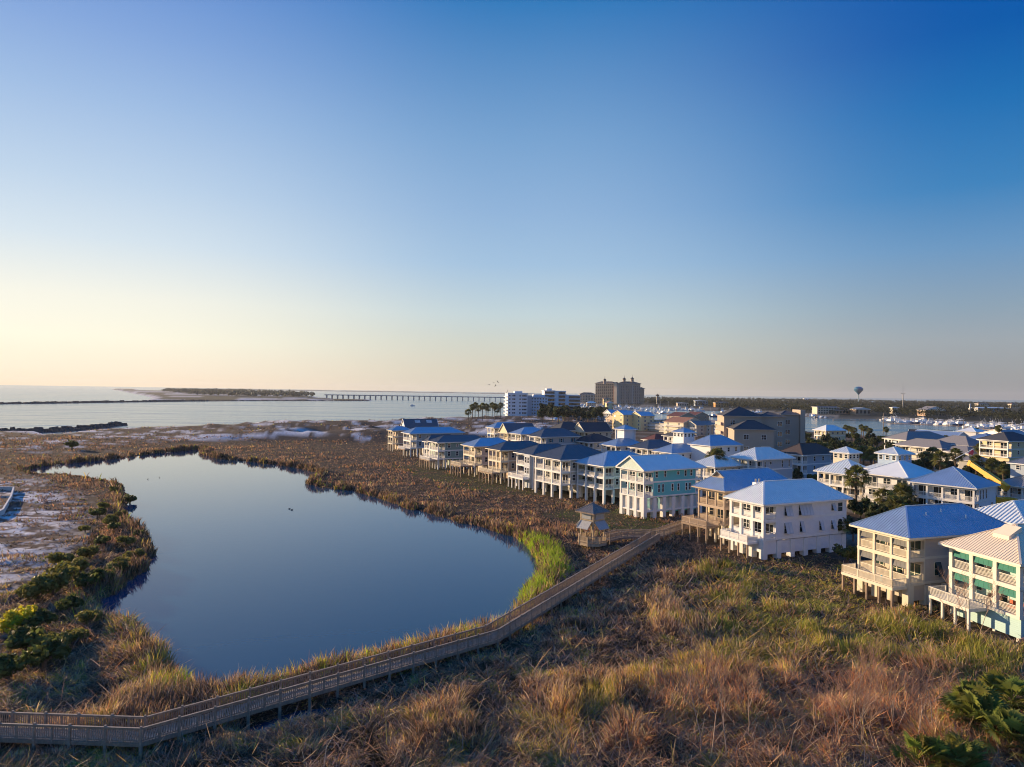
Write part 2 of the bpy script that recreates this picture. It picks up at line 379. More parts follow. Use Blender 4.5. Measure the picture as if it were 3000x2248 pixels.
# water
def watermat(name, deep, rough, bumps, ior=1.33, spec=.5, tint=(1, 1, 1)):
    m = bpy.data.materials.new(name); m.use_nodes = True; t = m.node_tree; l = t.links.new; b = t.nodes['Principled BSDF']
    b.inputs['Base Color'].default_value = (*deep, 1); b.inputs['Roughness'].default_value = rough; b.inputs['IOR'].default_value = ior
    b.inputs['Specular IOR Level'].default_value = spec
    b.inputs['Specular Tint'].default_value = (*tint, 1)
    g = t.nodes.new('ShaderNodeNewGeometry'); prev = None
    for sc_, stretch, dist in bumps:
        mp = t.nodes.new('ShaderNodeMapping'); mp.inputs['Scale'].default_value = (sc_/stretch, sc_, sc_); mp.inputs['Rotation'].default_value = (0, 0, .25)
        l(g.outputs['Position'], mp.inputs[0]); nz = t.nodes.new('ShaderNodeTexNoise'); nz.inputs['Scale'].default_value = 1; nz.inputs['Detail'].default_value = 4
        l(mp.outputs[0], nz.inputs['Vector']); bp = t.nodes.new('ShaderNodeBump'); bp.inputs['Distance'].default_value = dist
        l(nz.outputs[0], bp.inputs['Height'])
        if prev: l(prev.outputs[0], bp.inputs['Normal'])
        prev = bp
    if prev: l(prev.outputs[0], b.inputs['Normal'])
    return m
POND_M = watermat('still_pond_water', (.008, .055, .120), .035, [(.8, 1.5, .006)], 1.37, .5, (.2, .75, 1))
SEA_M = watermat('bay_water', (.045, .13, .17), .16, [(.35, 2.5, .22), (.05, 4, 2.0), (.008, 9, 9.0)], 1.33, .36, (.6, .92, 1))
x0, y0 = np.min(POND, 0)-6; x1, y1 = np.max(POND, 0)+6
pw = MB().quad([(x0, y0, 0), (x1, y0, 0), (x1, y1, 0), (x0, y1, 0)]).build('pond_water', POND_M); tag(pw, kind='structure')
q0 = np.min(POOL, 0)-3; q1 = np.max(POOL, 0)+3
sea = MB()
for a, b_ in ((350, 1500), (1500, 6000), (6000, 26000)):
    wx = max(3000, b_*1.8)
    sea.quad([(-wx, a, -.02), (wx, a, -.02), (wx, b_, -.02), (-wx, b_, -.02)])
tag(sea.build('sea_water', SEA_M), kind='structure')

# distant mainland shore on the horizon
mb = MB(); random.seed(3); pts = []
for i in range(60):
    x = -4600+i*75*1.2; pts.append((x, 9500-.25*i*40, 6+random.random()*7))
for a, b_ in zip(pts, pts[1:]): mb.hexa([(a[0], a[1], -1), (b_[0], b_[1], -1), (b_[0], b_[1]+600, -1), (a[0], a[1]+600, -1), (a[0], a[1]+60, a[2]), (b_[0], b_[1]+60, b_[2]), (b_[0], b_[1]+500, b_[2]), (a[0], a[1]+500, a[2])])
tag(mb.build('hills', mat('distant_woods', (.05, .06, .05), .9, scale=.02)), kind='structure')

# ------------------------------------------------------------------ marsh vegetation
REED = leafmat('reed_blades', .65, .35)
BWALK = [(-46, 53.6), (-27.4, 52.9), (-1.8, 75.2), (26.6, 128.1)]
BRANCH = [(17.5, 126.4), (20, 128.9), (22.8, 129.9), (25.6, 129.6), (28.2, 131.2), (34, 139), (41, 147)]
TOWER = (14.7, 124.6)
FOOT = []      # footprints kept free of tall reeds: (x,y,yaw,W,D)
Z_CAT = wpoly([(1515,1575),(1560,1588),(1615,1606),(1640,1632),(1650,1680),(1625,1730),(1570,1775),(1500,1800),(1485,1800),(1520,1750),(1550,1710),(1585,1665),(1565,1620)])
Z_OLIVE = wpoly([(2050,1660),(2450,1630),(2700,1780),(3100,1920),(3100,2060),(2700,2010),(2300,1960),(2150,1900),(2060,1790)])
Z_GOLD = wpoly([(1540,2160),(1660,2085),(1850,1985),(2050,1930),(2200,1900),(2420,1930),(2420,2000),(1950,2060),(1740,2160),(1640,2260),(1540,2260)])
Z_RUST = wpoly([(1900,2060),(2250,1990),(2500,1970),(3100,2040),(3100,2300),(1750,2300)])
Z_LAWN = wpoly([(1130,1345),(1300,1376),(1560,1434),(1800,1492),(1900,1528),(2050,1548),(2050,1575),(1900,1588),(1700,1556),(1500,1480),(1280,1426),(1130,1372)])

def seg_dist(P, pl): return -sdist(P, [np.array(p) for p in pl], closed=False)

def build_blades(name, x, y, h, phi0, bend, lean, w, col, label, cat, z=None, sd=.5):
    n = len(x); z = zland(x, y) if z is None else z
    a = lean+RN.normal(0, sd, n); lx, ly = np.cos(a), np.sin(a)
    wa = RN.uniform(0, np.pi, n); dw = np.stack([np.cos(wa)*w/2, np.sin(wa)*w/2, np.zeros(n)], 1)
    P = [np.stack([x, y, z-.05], 1)]
    for f, l_ in ((.18, .38), (.55, .34), (1.0, .28)):
        p = phi0+f*bend; q = P[-1]+np.stack([np.sin(p)*lx, np.sin(p)*ly, np.cos(p)], 1)*(h*l_)[:, None]
        q[:, 2] = np.maximum(q[:, 2], z+.05); P.append(q)
    V = np.stack([P[0]-dw, P[0]+dw, P[1]+dw, P[1]-dw, P[2]+dw*.8, P[2]-dw*.8, P[3]], 1).reshape(-1, 3)
    i = np.arange(n)*7
    Q = np.concatenate([np.stack([i, i+1, i+2, i+3], 1), np.stack([i+3, i+2, i+4, i+5], 1)]); T = np.stack([i+5, i+4, i+6], 1)
    o = npobj(name, V, [Q, T], REED, col=np.repeat(col, 7, 0)); tag(o, label, cat, kind='stuff'); return o

PAL = {'straw': (.72, .48, .24), 'brown': (.34, .21, .125), 'mauve': (.28, .19, .145), 'gold': (.72, .50, .10), 'olive': (.36, .345, .065),
       'green': (.42, .54, .045), 'rust': (.76, .34, .15), 'grey': (.42, .33, .26), 'dark': (.09, .07, .035), 'lawn': (.15, .19, .04)}
def palette(n, weights, xy=None, seed=201, mess=.5):
    """weights: dict name -> array of non-negative weights; neighbouring blades mostly share a colour, as plants of one kind grow together"""
    ks = list(weights); Wt = np.stack([np.clip(weights[k], 0, None)+1e-6 for k in ks], 1); Wt = np.cumsum(Wt/Wt.sum(1, keepdims=True), 1)
    u = RN.random(n)
    if xy is not None:
        a_, b_ = xy[0]*.82+xy[1]*.57, -xy[0]*.57+xy[1]*.82
        xy = (a_+2.2*vnoise(a_/2.3, b_/2.3, seed+21), b_+2.2*vnoise(a_/2.1, b_/2.1, seed+22)); sc = 1.5
        f = .62*vnoise(xy[0]/(1.1*sc), xy[1]/(1.1*sc), seed)+.38*vnoise(xy[0]/(.45*sc), xy[1]/(.45*sc), seed+3)+mess*(u-.5); u = np.empty(n); u[np.argsort(f)] = (np.arange(n)+.5)/n
    pick = (u[:, None] > Wt).sum(1).clip(0, len(ks)-1)
    tone = RN.uniform(.78, 1.25, n)*(1 if xy is None else .72+.56*vnoise(xy[0]/.7, xy[1]/.7, seed+9))
    c = np.array([PAL[k] for k in ks])[pick]*tone[:, None]*(1+RN.normal(0, .035, (n, 3)))
    return np.clip(c, .01, .85), np.array(ks)[pick]

def keepout(P, pad=.3):
    k = np.ones(len(P), bool)
    for (fx, fy, yaw, fw, fd, x0) in FOOT:
        d = P-np.array([fx, fy]); c, s = math.cos(yaw), math.sin(yaw)
        u = d[:, 0]*c+d[:, 1]*s; v = -d[:, 0]*s+d[:, 1]*c
        k &= ~((u > x0-pad) & (u < fd+pad) & (v > -pad) & (v < fw+pad))
    return k

def marsh():
    # samples even in view density: many near, few far
    n = 760000
    drop = RN.uniform(155, 1420, n); yy = FPX*CAM_H/drop; xx = yy*RN.uniform(-.94, .98, n)
    P = np.stack([xx, yy], 1)
    dp = sdist(P, POND); dpool = sdist(P, POOL)
    ok = (dp < .45) & (dpool < .3) & keepout(P, .2)
    ok &= ~((dp > 0) & (RN.random(n) > .25))
    bk_ = sdist(P, BANK); ok &= ~((bk_ > -2) & (RN.random(n) > np.where(fbm(xx/4, yy/3, 91) > .52, .5, .08)))
    # nothing on the town side behind the first row of houses, and the sandy left bank is scrub
    row = np.array([(72, 60), (58, 79), (52, 91), (42, 116), (39, 128), (29, 154), (23, 174), (13, 181), (6, 197), (-3, 209), (-12, 226), (-25, 244), (-41, 288)])
    xr = np.interp(yy, row[:, 1], row[:, 0]); ok &= xx < xr+13
    xx, yy, P, dp, xr = xx[ok], yy[ok], P[ok], dp[ok], xr[ok]; n = len(xx)
    left = (xx < -.42*yy+2) & (yy > 60) & (sdist(P, BANK) > -3)
    far = sstep(95, 130, yy)
    cat = sstep(-2, 1.5, sdist(P, Z_CAT)); olive = sstep(-6, 5, sdist(P, Z_OLIVE)); gold = sstep(-2, 2, sdist(P, Z_GOLD)); rust = sstep(-4, 6, sdist(P, Z_RUST))
    lawn = sstep(-1, 5, sdist(P, Z_LAWN))*sstep(.42, .60, fbm(xx/22, yy/16, 43))
    shore = sstep(-5.5, -1.5, dp)
    bank_side = shore*(yy < 82)
    m1, m2, m3 = fbm(xx/5, yy/5, 71), fbm(xx/14, yy/14, 73), fbm(xx/2.4, yy/2.4, 75)
    patch = sstep(.45, .58, m1)
    wts = {'mauve': (1-.6*far)*(.9-.5*patch)*(1-olive)*(1-gold)*(1-.8*rust), 'brown': .55+1.1*far*(1-cat)-.35*olive-.3*gold, 'grey': .35*(1-far)*(1-olive)*(1-gold)+.1,
           'straw': .3+.35*patch+.4*rust+.35*gold+.3*far*m3, 'gold': .10+.6*gold+.15*olive+.55*bank_side*patch, 'olive': .18+.9*cat+1.7*olive*(.5+patch)+.3*gold+.4*bank_side+.2*left,
           'rust': .1+1.3*rust*sstep(.4, .55, m2)+.15*far*sstep(.52, .6, m2), 'green': 3*cat*(.4+m1)+.9*bank_side*sstep(.5, .6, m2)+.12*shore*(yy < 100), 'dark': .6*(1-.55*np.clip(rust+olive+gold, 0, 1))*(1.6-1.2*patch)+.9*left+.5*shore*(yy > 150),
           'lawn': 2.5*lawn*(yy > 120)}
    for kk in ('mauve', 'grey', 'straw', 'rust', 'dark'): wts[kk] = np.clip(wts[kk], 0, None)*(1-.97*cat)
    wts = {k: wts[k]+np.zeros(n) for k in ('dark', 'mauve', 'brown', 'rust', 'grey', 'straw', 'gold', 'olive', 'green', 'lawn')}
    for kk in ('gold', 'straw', 'olive', 'green', 'grey'): wts[kk] = wts[kk]*np.where((far > .5) & (cat < .3), .22, 1)
    col, cls = palette(n, wts, (xx, yy))
    stand = np.clip(-.32+.7*sstep(.42, .6, m2)+.6*sstep(.45, .62, m1)+.8*bank_side+.9*cat+.2*shore+.15*gold-.5*lawn, 0, 1.3)
    h = (.85+.85*stand)*RN.uniform(.6, 1.35, n)*(1+.3*(m3-.5)); h = np.where(far > .5, np.minimum(h*.8, 1.0), h); h *= 1-.45*sstep(10, 2, xr-xx)*(yy < 140); h *= 1-.45*lawn
    h = np.where(left, np.minimum(h, .25+.8*m1), h)
    db = np.minimum(seg_dist(P, BWALK)*-1, 99) if False else np.abs(sdist(P, [np.array(p) for p in BWALK], closed=False))
    h = np.where(db < 1.6, np.minimum(h, .5), h); bx = np.interp(yy, [p[1] for p in BWALK[1:]], [p[0] for p in BWALK[1:]]); rs = (xx > bx) | (yy < 52.5); h = np.where((db < 6.5) & (db >= 1.6) & rs, np.minimum(h, .45+.12*db), h)
    db2 = np.abs(sdist(P, [np.array(p) for p in BRANCH], closed=False)); h = np.where(db2 < 2, np.minimum(h, .8), h)
    lodged = 1-np.clip(stand, 0, 1)
    bend = np.clip(.65+1.25*lodged+.3*rust+RN.normal(0, .45, n), .15, 2.4); phi0 = .05+1.0*lodged*RN.random(n)
    lean = 2*np.pi*2.5*fbm(xx/6, yy/6, 77, 2)+.5
    w = np.maximum(.055, yy*.001)*RN.uniform(.6, 1.5, n)
    sel = {'reeds': yy < 96, 'marsh_grass': yy >= 96}
    lab = {'reeds': 'tangled brown, gold and olive reeds bent over on the marsh round the boardwalk', 'marsh_grass': 'low brown marsh grass between the pond and the row of stilt houses'}
    south = inside(P+np.array([0, 5.0]), POND) & (yy > 135); h = np.where(south, h*.35, h)
    iscat = cat > .6
    for nm, k in sel.items():
        k = k & ~iscat
        build_blades(nm, xx[k], yy[k], h[k], phi0[k], bend[k], lean[k], w[k], col[k], lab[nm], 'marsh grass', sd=1.15)
    # fallen and broken stalks lying criss-cross over the near reeds
    k = np.flatnonzero((yy < 118) & ~iscat & (db > 1.4) & (RN.random(n) < .03+.05*np.clip(rust+gold+.6*olive, 0, 1)) & ~left); m = len(k)
    ca_, _ = palette(m, {'straw': .3+.6*(rust+gold)[k], 'grey': np.full(m, .5), 'mauve': np.full(m, .7), 'brown': np.full(m, .6), 'gold': .1+.5*(gold+olive)[k], 'rust': .1+1.*rust[k]})
    build_blades('fallen_reed_stalks', xx[k], yy[k], RN.uniform(1.0, 2.4, m), RN.uniform(.7, 1.62, m), RN.uniform(-.25, .45, m), 2*np.pi*RN.random(m), np.maximum(.045, yy[k]*.0008)*RN.uniform(.7, 1.3, m), ca_,
                 'pale broken reed stalks lying criss-cross over the marsh', 'dead reeds', z=zland(xx[k], yy[k])+RN.uniform(.15, .75, m)*h[k], sd=0)
    k = iscat
    # denser green cattails
    m = 2; rx = np.repeat(xx[k], m)+RN.normal(0, .5, k.sum()*m); ry = np.repeat(yy[k], m)+RN.normal(0, .5, k.sum()*m)
    cc = np.repeat(col[k], m, 0)*RN.uniform(.8, 1.25, (k.sum()*m, 1))
    g = sdist(np.stack([rx, ry], 1), POND) < .4; rx, ry, cc = rx[g], ry[g], cc[g]
    build_blades('cattails', rx, ry, RN.uniform(1.0, 2.2, len(rx)), RN.uniform(.02, .35, len(rx)), RN.uniform(.1, 1.2, len(rx)), 2*np.pi*RN.random(len(rx)), np.full(len(rx), .10), cc,
                 'bright green cattails standing thick on the pond shore beside the boardwalk', 'cattails')
    # extra standing fringe on the near shore and the left shore
    pts = np.array(POND); seg = np.roll(pts, -1, 0)-pts; ln = np.hypot(seg[:, 0], seg[:, 1]); t = RN.random(26000); i = RN.choice(len(pts), 26000, p=ln/ln.sum())
    q = pts[i]+seg[i]*t[:, None]; nrm = np.stack([seg[i][:, 1], -seg[i][:, 0]], 1)/ln[i][:, None]
    off = np.abs(RN.normal(0, 1.3, 26000)); sgn = np.where(inside(q+nrm*.5, POND), -1, 1); q = q+nrm*(sgn*(off-.25))[:, None]
    clump = fbm(q[:, 0]/2.5, q[:, 1]/2.5, 81); kk = (clump > .42)
    q, clump = q[kk], clump[kk]; d = q[:, 1]; nn = len(q); near = (d < 90)*1.; m2 = fbm(q[:, 0]/6, q[:, 1]/6, 83)
    rightb = near*(q[:, 0] > -24)
    c2, _ = palette(nn, {'gold': .06+.14*near+.9*rightb, 'olive': .14+.46*near+.5*rightb, 'green': .05+2.2*rightb*sstep(.42, .55, m2), 'brown': 1.1-.7*near, 'mauve': .5*(1-near), 'dark': .9-.7*rightb, 'straw': .3*near+.1}, (q[:, 0], q[:, 1]), 301)
    hh = RN.uniform(.9, 1.6, nn)*(.75+1.1*(clump-.42)/.3); hh = np.minimum(hh, 2.6); hh = np.where(inside(q+np.array([0, 3.0]), POND) & (d > 135), hh*.3, hh)
    build_blades('shore_reeds', q[:, 0], q[:, 1], hh, RN.uniform(.02, .2, nn), RN.uniform(.1, .8, nn), 2*np.pi*RN.random(nn), np.maximum(.05, d*.0011), c2,
                 'upright reed fringe lining the edge of the dark blue pond', 'reeds')
    # scrub on the far dunes and the left bank
    n = 60000; drop = RN.uniform(84, 420, n); yy = FPX*CAM_H/drop; xx = yy*RN.uniform(-.86, .35, n); P = np.stack([xx, yy], 1)
    bk = (sdist(P, BANK) > -4) & (fbm(xx/4, yy/3, 91) > .54); dn = (sdist(P, DUNES) > -3) & (fbm(xx/12, yy/6, 93) > .52) & (sdist(P, NEARLAND) > 3)
    k = bk | dn; xx, yy = xx[k], yy[k]; n = len(xx)
    c3, _ = palette(n, {'mauve': np.full(n, 1.), 'brown': np.full(n, .9), 'dark': np.full(n, .7), 'olive': np.full(n, .2)}, (xx, yy), 401)
    build_blades('dune_scrub', xx, yy, RN.uniform(.3, .8, n)*(1+yy/900), RN.uniform(.1, .6, n), RN.uniform(.3, 1.3, n), 2*np.pi*RN.random(n), np.maximum(.08, yy*.0013), c3,
                 'low purplish brown scrub scattered over the white sand dunes', 'scrub')

# ------------------------------------------------------------------ house builder (local: front porch faces -x, near side wall faces -y)
def railing(mb, p, q, z, h=1.0, sp=.16, style='bal', post=1.8):
    p, q = Vector((p[0], p[1], z)), Vector((q[0], q[1], z)); L_ = (q-p).length
    if L_ < .15: return
    up = Vector((0, 0, 1)); mb.beam(p+up*h, q+up*h, .09, .08)
    if style == 'horiz':
        for k in range(1, 7): mb.beam(p+up*(h*k/7), q+up*(h*k/7), .03, .05)
    else:
        mb.beam(p+up*.12, q+up*.12, .06, .07)
        if style == 'lattice':
            mb.beam(p+up*.55, q+up*.55, .03, h*.55)
        n = max(1, int(L_/sp)); w = min(.055, sp*.4)
        for k in range(1, n):
            c = p.lerp(q, k/n); mb.beam(c+up*.12, c+up*h, w, w)
    n = max(1, round(L_/post))
    for k in range(n+1):
        c = p.lerp(q, k/n); mb.beam(c, c+up*(h+.06), .11, .11)

def roof_planes(x0, x1, y0, y1, z, rise, kind):
    """list of planes (outward CCW) + gable triangles + hip/ridge lines"""
    W_, D_ = y1-y0, x1-x0; ym = (y0+y1)/2
    A, B, C_, D = (x0, y0, z), (x1, y0, z), (x1, y1, z), (x0, y1, z)
    if kind == 'pyramid' or (kind == 'hip' and abs(W_-D_) < .3):
        t = ((x0+x1)/2, ym, z+rise); return [[A, B, t], [B, C_, t], [C_, D, t], [D, A, t]], [], [(A, t), (B, t), (C_, t), (D, t)]
    if kind == 'hip_across':   # ridge along y
        h = D_/2; r0 = (x0+h, y0+h, z+rise); r1 = (x0+h, y1-h, z+rise)
        return [[A, B, r0], [B, C_, r1, r0], [C_, D, r1], [D, A, r0, r1]], [], [(A, r0), (B, r0), (C_, r1), (D, r1), (r0, r1)]
    h = min(W_/2, D_/2-.1); r0 = (x0+h, ym, z+rise); r1 = (x1-h, ym, z+rise)
    if kind == 'hip': return [[A, B, r1, r0], [B, C_, r1], [C_, D, r0, r1], [D, A, r0]], [], [(A, r0), (B, r1), (C_, r1), (D, r0), (r0, r1)]
    if kind == 'gable_front':
        r0 = (x0, ym, z+rise); return [[A, B, r1, r0], [B, C_, r1], [C_, D, r0, r1]], [[D, A, r0]], [(B, r1), (C_, r1), (r0, r1)]
    if kind == 'gable':
        r0 = (x0, ym, z+rise); r1 = (x1, ym, z+rise); return [[A, B, r1, r0], [C_, D, r0, r1]], [[D, A, r0], [B, C_, r1]], [(r0, r1)]
    if kind == 'gable_across':
        xm = (x0+x1)/2; r0 = (xm, y0, z+rise); r1 = (xm, y1, z+rise); return [[D, A, r0, r1], [B, C_, r1, r0]], [[A, B, r0], [C_, D, r1]], [(r0, r1)]
    if kind == 'dutch':
        f = .62; P = (x0+h*f, y0+h*f, z+rise*f); Q = (x0+h*f, y1-h*f, z+rise*f); r0 = (x0+h*f-.25, ym, z+rise)
        return [[A, B, r1, r0, P], [B, C_, r1], [C_, D, Q, r0, r1], [D, A, P, Q]], [[Q, P, (x0+h*f, ym, z+rise*.98)]], [(A, P), (D, Q), (P, r0), (Q, r0), (B, r1), (C_, r1), (r0, r1)]

def add_ribs(mb, poly, sp, m=0, hgt=.05, wid=.05):
    p = [Vector(q) for q in poly]; n = (p[1]-p[0]).cross(p[2]-p[0]).normalized()
    if abs(n.z) > .999 or n.z < .05: return
    e = Vector((0, 0, 1)).cross(n).normalized(); s = n.cross(e)
    ts = [q.dot(e) for q in p]; t = math.ceil(min(ts)/sp)*sp
    while t < max(ts)-.02:
        hit = []
        for i in range(len(p)):
            a, b = p[i], p[(i+1) % len(p)]; ta, tb = a.dot(e)-t, b.dot(e)-t
            if (ta < 0) != (tb < 0): hit.append(a.lerp(b, ta/(ta-tb)))
        if len(hit) == 2 and (hit[0]-hit[1]).length > .25:
            mb.beam(hit[0]+n*hgt/2, hit[1]+n*hgt/2, wid, hgt, m, up=n)
        t += sp

def add_roof(parent, x0, x1, y0, y1, z, rise, kind, rmat, trim, rib=.45, name='roof', gable_mat=None, cap=True, fas=.24):
    planes, gables, lines = roof_planes(x0, x1, y0, y1, z, rise, kind)
    mb = MB()
    for p in planes:
        mb.quad(p)
        if rib: add_ribs(mb, p, rib, hgt=.045 if rib < .6 else .10, wid=.05 if rib < .6 else .08)
    if cap:
        for a, b in lines: mb.beam(Vector(a)+Vector((0, 0, .03)), Vector(b)+Vector((0, 0, .03)), .22, .07)
    mb.quad([(x0+.05, y0+.05, z-.06), (x0+.05, y1-.05, z-.06), (x1-.05, y1-.05, z-.06), (x1-.05, y0+.05, z-.06)])
    r = mb.build(name, rmat, parent)
    f = MB()
    f.box(x0-.03, x1+.03, y0-.03, y0+.03, z-fas, z-.01).box(x0-.03, x1+.03, y1-.03, y1+.03, z-fas, z-.01)
    f.box(x0-.03, x0+.03, y0+.031, y1-.031, z-fas, z-.01).box(x1-.03, x1+.03, y0+.031, y1-.031, z-fas, z-.01)
    f.build('fascia', trim, r)
    if gables:
        for g in gables:
            gb = MB(); v = [Vector(q) for q in g]; nn = (v[1]-v[0]).cross(v[2]-v[0]).normalized()
            gb.quad([q-nn*.3 for q in v]).build('gable', gable_mat or trim, r)
            tb = MB(); tb.beam(v[0], v[2], .14, .3).beam(v[1], v[2], .14, .3).beam(v[0]-Vector((0, 0, .05)), v[1]-Vector((0, 0, .05)), .14, .22); tb.build('rake_board', trim, r)
    return r

WIN = {}
def window(parent, w, h, loc, rz, trim, gl=None, kind='w', lod=0, shut=None, name='window'):
    """a window on a wall facing local -y of the given turn: frame with mullions, pane (and a Bahama shutter, arch or louvre leaf)"""
    gl = gl or GLASS; key = (round(w, 2), round(h, 2), kind, lod, trim.name, gl.name, shut.name if shut else '')
    if key not in WIN:
        f = MB(); t = .10
        f.box(-w/2-t, w/2+t, -.06, .05, -t, 0).box(-w/2-t, w/2+t, -.06, .05, h, h+t).box(-w/2-t, -w/2, -.06, .05, 0, h).box(w/2, w/2+t, -.06, .05, 0, h)
        if kind == 'door':
            n = max(1, round(w/.95))
            for k in range(1, n): f.box(-w/2+w*k/n-.07, -w/2+w*k/n+.07, -.05, .05, 0, h)
            if not lod:
                for k in range(n):
                    c = -w/2+w*(k+.5)/n; f.box(c-w/n/2, c+w/n/2, -.045, .04, h*.40, h*.40+.06)
        else:
            f.box(-w/2, w/2, -.05, .05, h*.5-.03, h*.5+.03)
            if w > 1.2: f.box(-.05, .05, -.05, .05, 0, h)
        if kind == 'arch':
            for s in (-1, 1): f.quad([(s*w/2, -.055, h), (s*w/2, -.055, h-w*.42), (s*w*.30, -.055, h-.08), (0, -.055, h)])
        fm = f.mesh('window_frame', trim); p = MB().quad([(-w/2, -.02, 0), (w/2, -.02, 0), (w/2, -.02, h), (-w/2, -.02, h)]).mesh('pane', gl)
        sm = None
        if kind == 'bahama':
            s = MB(); n = max(1, round(w/.75)); d = .62
            for k in range(n):
                a = -w/2+w*k/n+.02; b = -w/2+w*(k+1)/n-.02
                s.hexa([(a, -.10, h+.05), (b, -.10, h+.05), (b, -.14, h+.05), (a, -.14, h+.05), (a, -d, .02), (b, -d, .02), (b, -d-.05, .05), (a, -d-.05, .05)])
                s.beam((a+.03, -.125, h+.05), (a+.03, -d-.04, .03), .06, .07); s.beam((b-.03, -.125, h+.05), (b-.03, -d-.04, .03), .06, .07); s.beam((a, -d-.03, .03), (b, -d-.03, .03), .09, .08)
            sm = s.mesh('shutter', shut or SHUT)
        if kind == 'side':
            s = MB()
            for q in (-1, 1): s.box(q*(w/2+.36)-.26, q*(w/2+.36)+.26, -.09, -.02, -.02, h+.02)
            sm = s.mesh('shutter', shut or TEALSHUT)
        WIN[key] = (fm, p, sm)
    fm, p, sm = WIN[key]
    o = bpy.data.objects.new(name, fm); COL.objects.link(o); o.parent = parent; o.location = loc; o.rotation_euler = (0, 0, rz)
    c = bpy.data.objects.new('pane', p); COL.objects.link(c); c.parent = o
    if sm: c = bpy.data.objects.new('shutter', sm); COL.objects.link(c); c.parent = o
    return o

